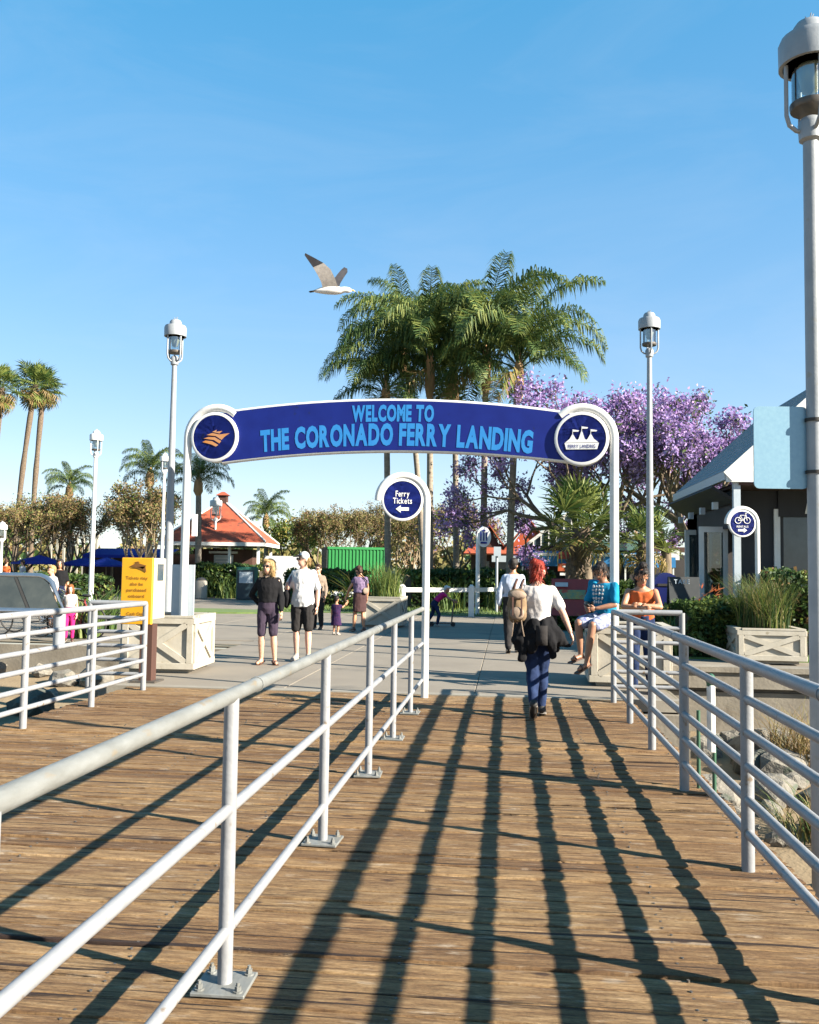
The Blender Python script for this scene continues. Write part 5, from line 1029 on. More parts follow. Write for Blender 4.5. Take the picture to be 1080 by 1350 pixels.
def torso_rings(J, e, bw, belly, lo=-.09, hi=1.0, flare=0.0):
    P, Wa, Ch, Ne = J['pelvis'], J['waist'], J['chest'], J['neck']; rh = (J['hipR'] - J['hipL']).normalized(); rs = (J['shR'] - J['shL']).normalized(); up0 = (Wa - P).normalized(); up1 = (Ne - Ch).normalized()
    spec = [(P + up0 * lo, rh, up0, .135 + flare, .092 + flare), (P - up0 * .01 if lo < -.03 else P + up0 * (lo + .03), rh, up0, .163 + flare * .6, .112 + flare * .6), (P + up0 * .07, rh, up0, .152, .106 + belly * .6), (Wa, rh.lerp(rs, .4), up0, .136, .094 + belly),
            (Wa.lerp(Ch, .6), rh.lerp(rs, .8), up1, .152, .104 + belly * .5), (Ch, rs, up1, .166, .112), (Ch.lerp(Ne, .55), rs, up1, .165, .092), (Ch.lerp(Ne, .82), rs, up1, .115, .075), (Ch.lerp(Ne, hi), rs, up1, .062, .06)]
    out = []
    for c, r, u, a, b in spec:
        r = r.normalized(); f = u.cross(r).normalized(); out.append((c, r * (a * bw + e), f * (b * bw + e)))
    return out
def loft(q, rings, n=14, caps=True):
    vs, fs = [], []
    for c, a, b in rings: vs += [c + a * math.cos(2 * math.pi * k / n) + b * math.sin(2 * math.pi * k / n) for k in range(n)]
    for i in range(len(rings) - 1):
        for k in range(n): k2 = (k + 1) % n; fs.append((i * n + k, i * n + k2, (i + 1) * n + k2, (i + 1) * n + k))
    if caps: fs.append(tuple(reversed(range(n)))); fs.append(tuple(range((len(rings) - 1) * n, len(rings) * n)))
    q.add(vs, fs)
def hand(q, w, d, side, curl=.5, grip=None):
    d = d.normalized(); x, y, _ = frame_from(d); out = Vector((side, 0, 0)); 
    pn = (Vector((0, 0, 0)) + out - d * out.dot(d)); pn = pn.normalized() if pn.length > .2 else x; sidev = d.cross(pn)          # pn: back of the hand
    palm = w + d * .045; q.ell(palm, (.038, .016, .05), 8, 6, Matrix((sidev, pn, d)).transposed())
    for k, (o, l) in enumerate(((-.027, .062), (-.009, .074), (.009, .070), (.026, .054))):
        b = palm + d * .035 + sidev * o; c = curl * (1 + .1 * k); d1 = (d * math.cos(c * .6) - pn * math.sin(c * .6)); d2 = d * math.cos(c * 1.5) - pn * math.sin(c * 1.5); m_ = b + d1 * l * .55; q.tube([b, m_, m_ + d2 * l * .5], [.0095, .0088, .0072], 6)
    sgn = 1 if sidev.y >= 0 else -1; b = w + d * .03 + sidev * sgn * .03; e = b + (d * .7 + sidev * sgn * .75 - pn * .3).normalized() * .035; q.tube([b, e, e + (d - pn * .35).normalized() * .03], [.012, .0105, .008], 6)
def person(label, pos, yaw, H=1.7, J=None, skin='skin', bw=1.0, belly=0.0, top=None, bottom=None, shoes='leather', hair=None, head=(0, 0, 0), vox=.013, glasses=False, sandals=False, curl=.5, z=0.0, limbw=1.0, group=None, extra=None):
    s = H / 1.7; t = thing('person', label, 'person', Vector((pos[0], pos[1], z)), yaw, group)
    Jd = dict(J0); Jd.update(J or {}); J = {k: Vector(v) * s for k, v in Jd.items()}; bw *= s; lw = s * limbw
    HR = (Matrix.Rotation(head[0], 3, 'Z') @ Matrix.Rotation(head[1], 3, 'X') @ Matrix.Rotation(head[2], 3, 'Y')); hc = J['head']; hs_ = s * (1 + .25 * max(0, 1.2 - s) if s > .9 else 1 + .55 * (1 - s))
    def hp(x, y, z): return hc + HR @ (Vector((x, y, z)) * hs_)
    q = MB(); loft(q, torso_rings(J, 0, bw, belly))
    limb(q, J['neck'] - (J['neck'] - J['chest']).normalized() * .03 * s, hp(0, -.02, -.05), .058 * lw, .052 * lw)
    q.ell(hp(0, -.008, .025), tuple(x * hs_ for x in (.074, .094, .098)), 14, 10, HR); q.ell(hp(0, .018, -.045), tuple(x * hs_ for x in (.056, .07, .072)), 12, 8, HR); q.ell(hp(0, .094, -.012), tuple(x * hs_ for x in (.013, .02, .024)), 8, 6, HR); q.ell(hp(0, .078, -.062), tuple(x * hs_ for x in (.022, .012, .009)), 8, 5, HR)
    for sd in (-1, 1): q.ell(hp(sd * .077, -.008, -.005), tuple(x * hs_ for x in (.012, .022, .032)), 8, 6, HR)
    for sd in 'RL':
        limb(q, J['sh' + sd], J['el' + sd], .047 * lw, .038 * lw); limb(q, J['el' + sd], J['wr' + sd], .038 * lw, .026 * lw, .039 * lw)
        limb(q, J['hip' + sd], J['kn' + sd], .083 * lw, .055 * lw, .08 * lw); limb(q, J['kn' + sd], J['an' + sd], .053 * lw, .034 * lw, .056 * lw)
        a, b = J['an' + sd], J['toe' + sd]; f = (b - a); limb(q, a - Vector((0, 0, .035 * s)) - f * .15, b, .034 * lw, .026 * lw)
    me = remesh(q, vox * s, 3); h = MB(); h.v = [tuple(v.co) for v in me.vertices]; h.f = [tuple(p.vertices) for p in me.polygons]; h.m = [0] * len(h.f); bpy.data.meshes.remove(me)
    for sd in 'RL': hand(h, J['wr' + sd], (J['wr' + sd] - J['el' + sd]), 1 if sd == 'R' else -1, curl)
    body = h.build('body', skin, t, 180)
    e = MB()
    for sd in (-1, 1): e.ell(hp(sd * .032, .081, .008), .0105 * hs_, 8, 5)
    e.build('eyes', 'ink', body); e = MB(); e.ell(hp(0, .086, -.064), tuple(x * hs_ for x in (.022, .008, .005)), 8, 5, HR); e.build('mouth', 'red_board', body)
    if glasses:
        e = MB()
        for sd in (-1, 1): e.ell(hp(sd * .034, .090, .010), tuple(x * hs_ for x in (.030, .010, .022)), 10, 6, HR); e.tube([hp(sd * .062, .088, .014), hp(sd * .08, .0, .014)], .004, 4)
        e.tube([hp(-.02, .097, .014), hp(.02, .097, .014)], .004, 4); e.build('sunglasses', 'ink', t)
    sd0 = int(abs(pos[0]) * 100)
    if bottom:
        m_, frac, ease = bottom[:3]; q = MB(); loft(q, torso_rings(J, .010 * s, bw, belly, -.11)[:4])
        if len(bottom) > 3:                                   # skirt: hem height, flare
            hem, fl = bottom[3:]; c = J['pelvis']; R_ = torso_rings(J, .012 * s, bw, belly); r0 = R_[1]
            loft(q, [(Vector((c.x + (J['knR'].x + J['knL'].x - 2 * c.x) * .25 * (1 - k / 5), c.y + ((J['knR'].y + J['knL'].y) / 2 - c.y) * .5 * (1 - k / 5), hem * s + (c.z - hem * s) * k / 5)), r0[1] * (1 + fl * (1 - k / 5)), r0[2] * (1 + fl * 1.2 * (1 - k / 5))) for k in range(6)])
        else:
            for sd in 'RL':
                a, k_, n_ = J['hip' + sd], J['kn' + sd], J['an' + sd]; f1 = min(frac, 1); limb(q, a, a.lerp(k_, f1), (.083 + ease * .6) * lw, (.083 - .026 * f1 + ease) * lw, (.082 + ease) * lw)
                if frac > 1: f2 = frac - 1; limb(q, k_, k_.lerp(n_, f2), (.057 + ease) * lw, (.055 - .016 * f2 + ease) * lw, (.059 + ease) * lw)
        me = remesh(q, vox * s, 2, .010 * s, sd0); me.materials.append(M[m_]); me.polygons.foreach_set('use_smooth', [True] * len(me.polygons)); link('trousers' if frac > 1.3 else ('skirt' if len(bottom) > 3 else 'shorts'), me, t)
    if top:
        m_, sleeve, ease, lo = top[:4]; q = MB(); loft(q, torso_rings(J, ease * s, bw, belly, lo, .88 if sleeve > 0 else .70, .012)[(0 if lo < -.03 else 2):])
        for sd in 'RL':
            if sleeve <= 0: continue
            a, k_, n_ = J['sh' + sd], J['el' + sd], J['wr' + sd]; f1 = min(sleeve, 1); limb(q, a, a.lerp(k_, f1), (.048 + ease * .35) * lw, (.050 - .011 * f1 + ease * (.7 if sleeve < 1 else .55)) * lw)
            if sleeve > 1: limb(q, k_, k_.lerp(n_, sleeve - 1), (.041 + ease * .55) * lw, (.031 + ease * .5) * lw, (.041 + ease * .6) * lw)
        me = remesh(q, vox * s, 2, .014 * s, sd0 + 7); me.materials.append(M[m_]); me.polygons.foreach_set('use_smooth', [True] * len(me.polygons)); link('shirt', me, t)
    for sd in 'RL':
        a, b = J['an' + sd], J['toe' + sd]; f = b - a; up = Vector((0, 0, 1)); d = f.normalized(); q = MB()
        if sandals:
            sl_ = MB(); lo_ = Vector((0, 0, -.03 * s)); sl_.bar(a + d * -.07 * s + Vector((0, 0, -.062 * s)), b + d * .05 * s + lo_, .085 * s, .018 * s, up=(0, 0, 1)); so_ = sl_.build('sandal', shoes, t); q.tube([b.lerp(a, .25) + Vector((-.045 * s, 0, -.02 * s)), b.lerp(a, .25) + Vector((0, 0, .032 * s)), b.lerp(a, .25) + Vector((.045 * s, 0, -.02 * s))], .011 * s, 5); q.build('strap', shoes, so_)
        else:
            limb(q, a - Vector((0, 0, .03 * s)) - f * .2, a + f * .45 - Vector((0, 0, .02 * s)), .046 * lw, .048 * lw); limb(q, a + f * .45 - Vector((0, 0, .02 * s)), b + d * .04 * s, .048 * lw, .034 * lw); limb(q, a + up * .01, a - up * .02 * s, .044 * lw, .046 * lw)
            me = remesh(q, .011 * s, 2); me.materials.append(M[shoes]); me.polygons.foreach_set('use_smooth', [True] * len(me.polygons)); sh_ = link('shoe', me, t)
            sl_ = MB(); sl_.bar(a - f * .35 + Vector((0, 0, -.068 * s)), b + d * .05 * s + Vector((0, 0, -.022 * s)), .085 * s, .02 * s); sl_.build('sole', 'sole', sh_)
    if hair:
        m_, parts = hair; q = MB()
        for c, r in parts: q.ell(hp(*c), tuple(x * hs_ for x in r), 12, 8, HR)
        me = remesh(q, .009 * s, 1, .018 * s, 3)
        if vox < .0145:                                       # loose strands over the hair mass
            h2 = MB(); h2.v = [tuple(v.co) for v in me.vertices]; h2.f = [tuple(p.vertices) for p in me.polygons]; h2.m = [0] * len(h2.f); rr_ = random.Random(5); vl = [(v.co.copy(), v.normal.copy()) for v in me.vertices]
            for _ in range(420):
                p0, n0 = rr_.choice(vl); dn = (Vector((rr_.uniform(-.5, .5), rr_.uniform(-.5, .5), -1)) + n0 * .35).normalized(); sd_ = n0.cross(dn).normalized() * .0028 * s; l_ = rr_.uniform(.03, .075) * s; p1 = p0 + n0 * .008 * s + dn * l_ * .5; p2 = p1 + (dn + n0 * rr_.uniform(-.3, .5)).normalized() * l_ * .5
                h2.add([p0 - sd_, p0 + sd_, p1 + sd_, p1 - sd_, p2], [(0, 1, 2, 3), (3, 2, 4)])
            bpy.data.meshes.remove(me); me = h2.mesh('hair', m_); me.materials.clear()
        me.materials.append(M[m_]); me.polygons.foreach_set('use_smooth', [True] * len(me.polygons)); link('hair', me, t)
    if extra: extra(t, J, hp, s)
    return t
SHORT = [((0, -.03, .045), (.084, .092, .092)), ((0, .045, .095), (.062, .045, .035)), ((0, -.07, -.02), (.068, .04, .06))]
BOB = [((0, -.03, .04), (.094, .10, .10)), ((.075, -.01, -.05), (.035, .055, .10)), ((-.075, -.01, -.05), (.035, .055, .10)), ((0, -.07, -.06), (.085, .05, .10)), ((.03, .05, .09), (.06, .045, .035))]
UPDO = [((0, -.025, .035), (.086, .096, .090)), ((.01, -.10, .05), (.055, .045, .055)), ((-.02, -.09, .10), (.045, .04, .035)), ((0, -.075, -.03), (.07, .045, .07)), ((.045, -.05, -.06), (.03, .03, .05)), ((-.05, -.05, -.06), (.028, .03, .05)), ((0, .05, .09), (.06, .035, .03))]
def sheet(q, rings, n=16, arc_=(0, 2 * math.pi)):
    vs, fs = [], []
    for c, a, b in rings: vs += [c + a * math.cos(arc_[0] + (arc_[1] - arc_[0]) * k / n) + b * math.sin(arc_[0] + (arc_[1] - arc_[0]) * k / n) for k in range(n + 1)]
    for i in range(len(rings) - 1):
        for k in range(n): fs.append((i * (n + 1) + k, i * (n + 1) + k + 1, (i + 1) * (n + 1) + k + 1, (i + 1) * (n + 1) + k))
    q.add(vs, fs)
V3 = Vector
# 1 woman walking away with backpack and jacket round her waist
def walk_extra(t, J, hp, s):
    bag = thing('backpack', 'khaki canvas backpack hanging from the left shoulder of the red-haired woman', 'backpack', t.location + Vector((-.06, 0, 0)), t.rotation_euler[2])
    q = MB(); q.ell((-.165, -.175, 1.19), (.115, .085, .175), 14, 10); q.ell((-.165, -.20, 1.10), (.105, .085, .10), 12, 8); q.ell((-.17, -.19, 1.30), (.10, .08, .06), 12, 8)
    me = remesh(q, .012, 2, .02, 4); me.materials.append(M['cl_khaki']); me.polygons.foreach_set('use_smooth', [True] * len(me.polygons)); link('bag_body', me, bag)
    q = MB(); q.ell((-.165, -.275, 1.10), (.075, .035, .07), 12, 8); q.build('pocket', 'cl_tan', bag, 60); q = MB(); q.ell((-.165, -.245, 1.29), (.10, .045, .05), 12, 8); q.build('flap', 'cl_tan', bag, 60)
    for x in (-.21, -.12): q = MB(); q.bar((x, -.31, 1.08), (x, -.285, 1.27), .018, .006); q.build('buckle_strap', 'leather', bag)
    for x in (-.20, -.13): q = MB(); q.tube([(x, -.16, 1.30), (x + .02, -.13, 1.40), (x + .04, -.06, 1.455), (x + .03, .05, 1.43), (x - .02, .12, 1.30)], .013, 6); q.build('strap', 'leather', bag, 60)
    for x, dx in ((-.20, -.01), (-.12, .015)): q = MB(); q.tube([(x, -.24, 1.03), (x + dx, -.26, .93), (x + dx * 2, -.25, .86)], .006, 5); q.build('cord', 'cl_tan', bag)
    jk = thing('tied_jacket', 'black jacket tied round the waist of the red-haired woman', 'jacket', t.location, t.rotation_euler[2])
    q = MB()
    for p0, p1, p2, a0, a1, a2 in (((-.13, -.07, 1.0), (-.19, -.10, .82), (-.17, -.12, .63), .075, .085, .045), ((.12, -.07, 1.0), (.20, -.08, .84), (.33, -.04, .76), .075, .08, .03), ((.07, -.11, .98), (.13, -.14, .80), (.16, -.13, .66), .06, .075, .04), ((-.04, -.12, .98), (-.06, -.15, .82), (-.05, -.14, .72), .06, .075, .05), ((-.12, .06, 1.0), (-.18, .05, .86), (-.19, .02, .70), .06, .06, .04), ((.12, .06, 1.0), (.18, .06, .86), (.21, .03, .72), .06, .06, .04)):
        limb(q, p0, p1, a0, a1); limb(q, p1, p2, a1, a2)
    loft(q, [(V3((0, 0, .96)), V3((.17, 0, 0)), V3((0, .125, 0))), (V3((0, 0, 1.03)), V3((.158, 0, 0)), V3((0, .118, 0)))])
    me = remesh(q, .013, 1, .03, 5); me.materials.append(M['cl_black']); me.polygons.foreach_set('use_smooth', [True] * len(me.polygons)); link('jacket_body', me, jk)
    q = MB(); q.add([V3((x, -.222 - .02 * math.sin(x * 40), z)) for z in (.975, .91, .84, .77) for x in (-.02, .01, .04, .07, .09)], [(r * 5 + c, r * 5 + c + 1, r * 5 + c + 6, r * 5 + c + 5) for r in range(3) for c in range(4)]); o = q.build('lining', 'cl_charcoal', jk, 80); o.modifiers.new('thickness', 'SOLIDIFY').thickness = .01
p = G(708, 944); person('red-haired woman in a white tee walking away up the boardwalk', p, R(1), 1.66, dict(knR=(.06, .06, .50), anR=(.055, .02, .09), toeR=(.07, .18, .035), knL=(-.055, .02, .48), anL=(-.05, -.24, .17), toeL=(-.05, -.13, .045), elR=(.27, -.04, 1.14), wrR=(.36, .02, .92), elL=(-.24, -.03, 1.13), wrL=(-.20, .13, 1.0), head=(.0, .025, 1.575)), 'skin_pink', .98, 0, ('cl_offwhite', .75, .024, .06), ('cl_denim', 1.95, .010), 'rubber', ('hair_red', UPDO), (R(-14), R(-4), 0), .012, extra=walk_extra)
# 2 man in pale shirt walking away
p = G(676, 861); person('man in a pale blue long-sleeved shirt walking away ahead of the red-haired woman', p, R(4), 1.76, dict(knR=(.09, .10, .50), anR=(.09, .12, .09), toeR=(.10, .28, .035), knL=(-.09, -.02, .48), anL=(-.09, -.20, .12), toeL=(-.09, -.06, .035), elL=(-.25, -.06, 1.12), wrL=(-.25, .0, .87)), 'skin_tan', 1.12, .02, ('cl_paleblue', 1.9, .026, .03), ('cl_charcoal', 1.95, .022), 'cl_black', ('hair_dark', SHORT), (R(-10), 0, 0), .015)
# 3 blonde woman in black
def phone_extra(t, J, hp, s):
    q = MB(); w = J['wrL'] + V3((.0, .02, -.075)); q.box(w, (.012, .07, .13)); o = q.build('phone', 'ink', None); o.matrix_world = t.matrix_basis @ Matrix.Identity(4); tag(o, 'black phone in the hand of the blonde woman in black', 'phone'); o.location = t.location; o.rotation_euler = t.rotation_euler
    q = MB(); q.tube([hp(-.045, .02, -.13), hp(0, .06, -.16), hp(.045, .02, -.13)], .008, 6); q.build('necklace', 'cl_tan', t)
p = G(352, 876); person('blonde woman in black top and black knee shorts with sunglasses', p, R(186), 1.655, dict(elR=(.30, -.10, 1.13), wrR=(.17, -.13, .98), elL=(-.215, .02, 1.10), wrL=(-.235, .10, .87), knR=(.10, .02, .49), anR=(.10, -.03, .085), toeR=(.14, .12, .03), knL=(-.10, .03, .49), anL=(-.125, -.0, .085), toeL=(-.17, .13, .03)), 'skin', .98, 0, ('cl_black', 1.9, .022, .02), ('cl_plum', .95, .014), 'leather', ('hair_blond', BOB), (R(-26), R(6), 0), .012, True, True, extra=phone_extra)
# 4 man in white cap
def cap_extra(t, J, hp, s):
    q = MB(); q.ell(hp(0, -.01, .055), (.088, .104, .085), 16, 10); me = remesh(q, .012, 2); me.materials.append(M['cl_white']); me.polygons.foreach_set('use_smooth', [True] * len(me.polygons)); c = link('cap', me, t)
    q = MB(); q.add([hp(x, y, z) for x, y, z in ((-.072, .07, .05), (-.06, .15, .035), (0, .175, .035), (.06, .15, .035), (.072, .07, .05), (0, .09, .065))], [(0, 1, 2, 5), (5, 2, 3, 4)]); o = q.build('brim', 'cl_black', c); o.modifiers.new('thickness', 'SOLIDIFY').thickness = .012
    bg_ = thing('shoulder_bag', 'black bag on the shoulder of the man in the white cap', 'bag', t.location, t.rotation_euler[2]); q = MB(); q.ell((.27, .02, 1.03), (.06, .12, .17), 12, 8); me = remesh(q, .014, 2, .01); me.materials.append(M['cl_black']); link('bag_body', me, bg_); q = MB(); q.tube([(.26, -.06, 1.16), (.215, -.05, 1.36), (.17, .0, 1.47), (.20, .07, 1.38), (.26, .08, 1.16)], .018, 6); q.build('strap', 'cl_navy', bg_, 60)
p = G(398, 871); person('man in white cap, white tee and charcoal shorts beside the blonde woman', p, R(180), 1.80, dict(elL=(-.235, -.03, 1.11), wrL=(-.235, .02, .86), elR=(.25, .02, 1.12), wrR=(.23, .17, 1.17)), 'skin_pink', 1.04, .012, ('cl_white', .85, .022, -.10), ('cl_charcoal', .92, .024), 'sole', ('hair_blond', [((0, -.05, .0), (.078, .06, .06))]), (R(-48), R(2), 0), .013, True, extra=cap_extra)
# 5 person half hidden behind the man
p = onD(420, 23); person('person in a beige jacket half hidden behind the man in the white cap', p, R(170), 1.62, None, 'skin', 1, 0, ('cl_tan', 1.9, .025, -.03), ('cl_charcoal', 1.95, .02), 'leather', ('hair_brown', SHORT), (0, 0, 0), .018, True)
# 6 woman in dress, 7 toddler
def purse_extra(t, J, hp, s):
    b = thing('handbag', 'small pale grey handbag on the back of the woman with a toddler', 'handbag', t.location, t.rotation_euler[2]); q = MB(); q.ell((.07, -.165, 1.0), (.085, .035, .085), 12, 8); me = remesh(q, .014, 2, .012); me.materials.append(M['cl_tan']); link('bag_body', me, b); q = MB(); q.tube([(.12, -.16, 1.08), (.10, -.15, 1.25), (-.08, -.12, 1.42), (-.14, -.02, 1.46)], .014, 6); q.build('strap', 'cl_black', b, 60)
p = G(474, 833); person('woman in a mauve top and brown skirt holding the hand of a toddler', p, R(35), 1.60, dict(elL=(-.25, .12, 1.12), wrL=(-.27, .26, .90), head=(-.02, .06, 1.57), anR=(.10, -.06, .085), toeR=(.12, .10, .03), knL=(-.09, .10, .49), anL=(-.12, .10, .085), toeL=(-.13, .26, .03)), 'skin_tan', 1.12, .03, ('cl_mauve', .3, .024, -.02), ('cl_brown', .3, .02, .52, -.05), 'leather', ('hair_brown', SHORT), (R(15), R(-22), 0), .015, extra=purse_extra)
p = G(443, 837); person('toddler in a dark purple dress holding a hand', p, R(-10), .90, dict(elR=(.25, .08, 1.20), wrR=(.33, .16, 1.30), pelvis=(0, 0, .82), hipR=(.09, 0, .78), hipL=(-.09, 0, .78), knR=(.09, .02, .42), knL=(-.09, .02, .42), neck=(0, -.01, 1.36), head=(0, .02, 1.54), shR=(.17, -.01, 1.27), shL=(-.17, -.01, 1.27), chest=(0, 0, 1.18), waist=(0, 0, .98), elL=(-.22, 0, 1.03), wrL=(-.24, .06, .84)), 'skin_tan', 1.12, .03, ('cl_purple', .4, .03, -.02), ('cl_purple', .3, .02, .42, .35), 'sole', ('hair_dark', SHORT), (0, R(-5), 0), .02, limbw=1.1)
# 8 girl in pink with a scooter
p = G(577, 826); gl = person('girl in a bright pink top and white cap bending over a scooter', p, R(-80), 1.18, dict(pelvis=(0, -.12, .92), waist=(0, -.02, 1.06), chest=(0, .14, 1.20), neck=(0, .27, 1.32), head=(0, .35, 1.44), shR=(.165, .22, 1.27), shL=(-.165, .22, 1.27), elR=(.20, .42, 1.10), wrR=(.17, .60, 1.02), elL=(-.20, .42, 1.10), wrL=(-.17, .60, 1.02), hipR=(.088, -.12, .88), hipL=(-.088, -.12, .88), knL=(-.09, -.20, .48), anL=(-.09, -.42, .12), toeL=(-.09, -.26, .04), knR=(.09, .05, .48)), 'skin_tan', 1.0, 0, ('cl_pink', .4, .025, .0), ('cl_denim', 1.95, .015), 'sole', ('cl_white', SHORT), (0, R(-15), 0), .017)
sc = thing('scooter', 'black kick scooter under the hands of the girl in pink', 'scooter', gl.location, R(-80))
q = MB(); q.box((0, .12, .09), (.11, .52, .03)); q.build('deck', 'steel_dark', sc); q = MB(); q.tube([(0, .38, .10), (0, .44, .72)], .02, 8); q.build('stem', 'steel_dark', sc); q = MB(); q.tube([(-.2, .44, .72), (.2, .44, .72)], .015, 8); q.build('handlebar', 'steel_dark', sc)
for y in (-.16, .42): q = MB(); q.lathe([(.02, -.02), (.065, -.02), (.065, .02), (.02, .02)], (0, y, .065), 14, axis=(1, 0, 0)); q.build('wheel', 'rubber', sc, 40)
# 9 seated young man
def boy_extra(t, J, hp, s):
    q = MB(); 
    for j, (dz, ww) in enumerate(((.13, .20), (.08, .22), (.03, .20), (-.03, .19), (-.08, .15))):
        for k in range(4): c = J['chest'] + V3((-ww / 2 + ww * (k + .5) / 4, .148 - .18 * abs(-ww / 2 + ww * (k + .5) / 4) ** 1.3, dz - .03)); q.ell(c, (ww / 10, .010, .017 + .006 * ((k + j) % 2)), 8, 5)
    q.build('shirt_print', 'cl_white', t)
    f = MB(); c = (J['wrR'] + J['wrL']) / 2 + V3((0, .06, .03)); f.box(c, (.07, .13, .012), Matrix.Rotation(R(25), 3, 'X')); o = f.build('phone', 'ink', None); tag(o, 'dark phone held by the seated young man in blue', 'phone'); o.location = t.location; o.rotation_euler = t.rotation_euler
sp_ = onD(800, 12.62); person('young man in a turquoise printed tee sitting on the planter looking at his phone', sp_, R(136), 1.72, dict(pelvis=(0, .0, .90), waist=(0, .02, 1.04), chest=(0, .05, 1.23), neck=(0, .07, 1.40), head=(0, .135, 1.525), shR=(.17, .05, 1.345), shL=(-.17, .05, 1.345), elR=(.24, .13, 1.09), wrR=(.08, .33, 1.04), elL=(-.24, .13, 1.09), wrL=(-.08, .33, 1.04), hipR=(.09, .02, .88), knR=(.13, .44, .84), anR=(.12, .40, .42), toeR=(.14, .55, .36), hipL=(-.09, .02, .88), knL=(-.11, .44, .82), anL=(-.06, .50, .33), toeL=(-.06, .66, .25)), 'skin_dark', 1.0, .01, ('cl_teal', .8, .026, -.02), ('cl_plaid', .85, .028), 'leather', ('hair_dark', SHORT), (R(4), R(-30), 0), .012, False, True, extra=boy_extra)
# 10 woman in orange leaning on the short rail
p = onD(846, 11.75); person('woman in an orange tank top with dark hair up, leaning on the short return rail', p, R(172), 1.66, dict(pelvis=(0, -.08, .93), waist=(0, -.02, 1.06), chest=(0, .05, 1.23), neck=(0, .10, 1.39), head=(0, .15, 1.52), shR=(.17, .07, 1.33), shL=(-.17, .07, 1.33), elR=(.23, .25, 1.14), wrR=(.03, .36, 1.13), elL=(-.23, .25, 1.14), wrL=(-.02, .33, 1.16), hipR=(.09, -.08, .90), hipL=(-.09, -.08, .90), knL=(-.09, -.02, .49), anL=(-.12, -.14, .085)), 'skin_tan', 1.05, .01, ('cl_orange', 0, .012, .0), ('cl_denim', 1.9, .012), 'leather', ('hair_dark', UPDO + [((0, -.03, .15), (.05, .05, .04))]), (R(22), R(-24), 0), .012, False, True)
# 11 person in teal behind the arch pole, 12-14 people by the bicycles on the left
p = onD(786, 19.5); person('person in a pale turquoise shirt behind the seated young man', p, R(30), 1.65, None, 'skin_tan', 1, 0, ('cl_teal', .8, .02, -.02), ('cl_charcoal', 1.95, .015), 'leather', ('hair_brown', SHORT), (0, 0, 0), .02)
p = onD(79, 23.5); person('person in a dark cap and pink-white top near the bicycles at left', p, R(200), 1.66, None, 'skin_tan', 1, 0, ('cl_black', .8, .02, .0), ('cl_navy', 1.9, .02), 'leather', ('hair_dark', BOB), (0, 0, 0), .02)
p = onD(94, 18.5); person('auburn-haired girl in a pale top with pink trousers by the flax plant', p, R(200), 1.12, None, 'skin_pink', 1, 0, ('cl_offwhite', .3, .02, .0), ('cl_pink', 1.9, .015), 'leather', ('hair_auburn', BOB), (0, 0, 0), .018)
p = onD(69, 21.5); person('person in a white shirt between the display board and the cyclist', p, R(150), 1.50, None, 'skin', 1, 0, ('cl_white', .8, .02, .0), ('cl_tan', .9, .02), 'leather', ('hair_blond', SHORT), (0, 0, 0), .02)
for lab, px, D, yw, tp, hr in (('tiny far person in red near the blue umbrellas', 8, 43, 0, 'cl_orange', 'hair_brown'), ('tiny far person in white under the blue umbrella', 30, 44, 90, 'cl_white', 'hair_dark'), ('tiny far person behind the hedge right of the container', 517, 44, 180, 'cl_white', 'hair_brown')):
    p = onD(px, D); person(lab, p, R(yw), 1.7, None, 'skin', 1, 0, (tp, .8, .02, -.02), ('cl_navy', 1.9, .02), 'leather', (hr, SHORT), (0, 0, 0), .028)
# ================================================================ BICYCLES
def bicycle(label, pos, yaw, fm):
    t = thing('bicycle', label, 'bicycle', pos, yaw, 'bicycles behind the display board')
    for y in (-.52, .52):
        q = MB(); q.tube([V3((0, y + .32 * math.cos(a), .34 + .32 * math.sin(a))) for a in [i * math.pi / 12 for i in range(25)]], .019, 6, caps=False); w = q.build('wheel', 'rubber', t, 60); q = MB()
        for i in range(12): a = i * math.pi / 6; q.tube([(0, y, .34), (0, y + .31 * math.cos(a), .34 + .31 * math.sin(a))], .003, 3)
        q.tube([(-.04, y, .34), (.04, y, .34)], .02, 8); q.build('spokes', 'chrome', w)
    q = MB()
    for a, b in (((0, -.52, .34), (0, -.12, .30)), ((0, -.12, .30), (0, -.24, .85)), ((0, -.52, .34), (0, -.22, .76)), ((0, -.12, .30), (0, .34, .80)), ((0, -.22, .78), (0, .33, .86)), ((0, .31, .95), (0, .37, .70)), ((0, .37, .70), (0, .52, .34))): q.tube([a, b], .017, 6)
    q.build('frame', fm, t, 60); q = MB(); q.ell((0, -.27, .90), (.07, .13, .035), 10, 6); q.build('saddle', 'rubber', t, 60); q = MB(); q.tube([(-.28, .18, 1.02), (-.2, .30, 1.03), (0, .31, .97), (.2, .30, 1.03), (.28, .18, 1.02)], .014, 6); q.build('handlebar', 'chrome', t, 60); q = MB(); q.lathe([(.02, -.005), (.09, -.005), (.09, .005), (.02, .005)], (.03, -.12, .30), 14, axis=(1, 0, 0)); q.build('crank', 'steel_dark', t)
for lab, px, D, yw, fm in (('black bicycle under the display board at left', 30, 19.5, 80, 'steel_dark'), ('silver bicycle behind the first, nearer the grey post', 52, 20.6, 95, 'chrome'), ('red bicycle beside the auburn-haired girl', 103, 19.2, 70, 'red_board')): bicycle(lab, onD(px, D), R(yw), fm)
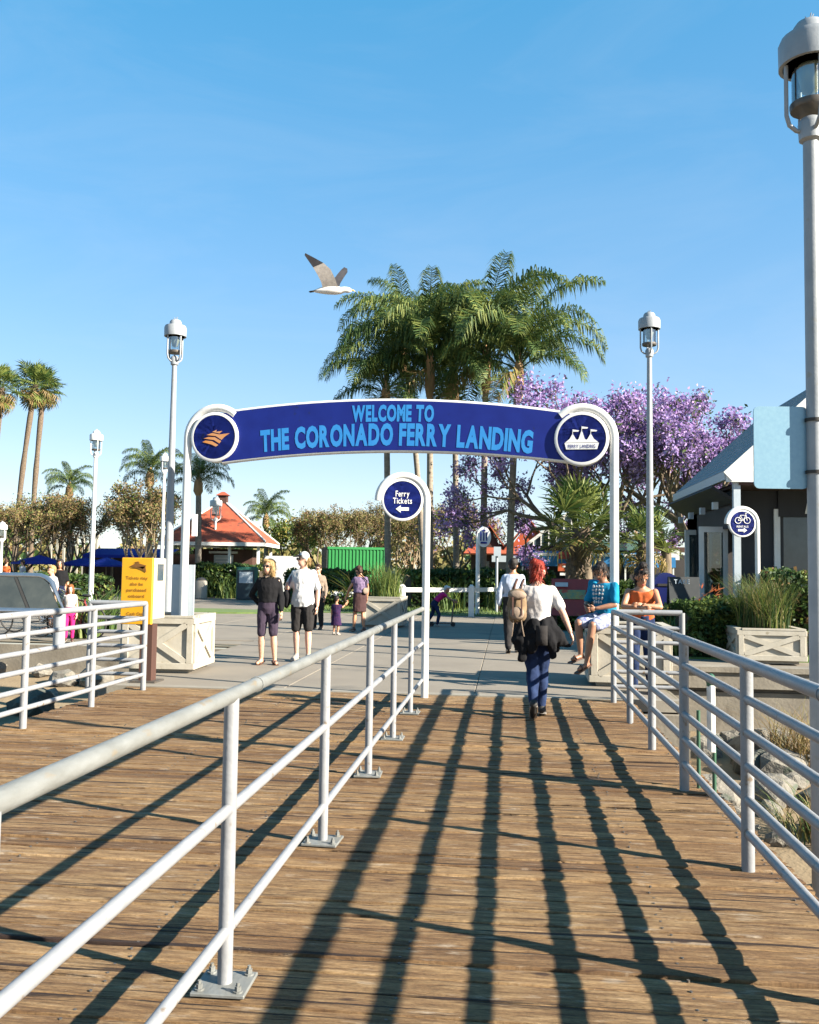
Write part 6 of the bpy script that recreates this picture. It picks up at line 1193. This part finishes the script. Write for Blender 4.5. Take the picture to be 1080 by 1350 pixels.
# ================================================================ GULL
gc = atD(437, 382, 13.2); t = thing('seagull', 'seagull flying to the right with raised dark-tipped wings', 'bird', gc, YAW)
q = MB(); pr = [(-.27, .004), (-.24, .02), (-.16, .045), (-.05, .066), (.06, .068), (.14, .05), (.19, .042), (.235, .043), (.27, .034), (.295, .015)]
loft(q, [(V3((x, 0, .012 * math.cos(x * 9) - .015 + (.02 if x > .17 else 0))), V3((0, r, 0)), V3((0, 0, r))) for x, r in pr], 12); q.build('body', 'gull_white', t, 80)
q = MB(); q.add([V3(v) for v in ((-.20, -.03, -.02), (-.20, .03, -.02), (-.31, .045, -.035), (-.33, 0, -.035), (-.31, -.045, -.035), (-.20, 0, 0))], [(0, 3, 4), (0, 1, 2, 3), (5, 0, 4), (5, 3, 2)]); q.build('tail', 'gull_dark', t)
q = MB(); q.tube([(.29, 0, .0), (.325, 0, -.008), (.345, 0, -.022)], [.014, .010, .003], 6); q.build('beak', 'gull_beak', t)
def wing(stations, th=.012):
    q = MB(); n = len(stations); vs = []
    for (le, te) in stations: le, te = V3(le), V3(te); mid = le.lerp(te, .35); vs += [le, mid, te]
    nrm = V3((0, 0, 1)); up = []
    for i in range(n):
        a, b = V3(stations[i][0]), V3(stations[i][1]); nx_ = V3(stations[min(i + 1, n - 1)][0]) - V3(stations[max(i - 1, 0)][0]); nn = (b - a).cross(nx_).normalized()
        for k, tt in enumerate((.002, th * (1 - i / n) + .003, .001)): up.append(vs[i * 3 + k] + nn * tt)
    m_ = len(vs); fs, mi = [], []
    for i in range(n - 1):
        for k in range(2):
            fs.append((i * 3 + k, i * 3 + k + 1, i * 3 + k + 4, i * 3 + k + 3)); mi.append(1 if i < n - 3 else 0); fs.append((m_ + i * 3 + k, m_ + i * 3 + k + 3, m_ + i * 3 + k + 4, m_ + i * 3 + k + 1)); mi.append(0)
    q.add(vs + up, fs); q.m = mi; return q
# near wing rises back and to the left, far wing stands up behind the shoulder
wing([((.10, -.05, .02), (-.12, -.04, .0)), ((.06, -.12, .13), (-.14, -.10, .08)), ((-.0, -.18, .24), (-.19, -.16, .17)), ((-.10, -.22, .32), (-.25, -.20, .26)), ((-.22, -.24, .38), (-.31, -.22, .34)), ((-.36, -.25, .45), (-.37, -.245, .42))]).build('wing', ['gull_dark', 'gull_under'], t, 60)
wing([((.10, .05, .02), (-.05, .04, .02)), ((.12, .10, .13), (-.01, .09, .12)), ((.17, .15, .24), (.03, .14, .22)), ((.215, .20, .33), (.08, .19, .31)), ((.21, .22, .39), (.13, .21, .38)), ((.16, .23, .415), (.15, .23, .40))]).build('wing', ['gull_dark', 'gull_dark'], t, 60)
bpy.data.scenes.remove(TS)
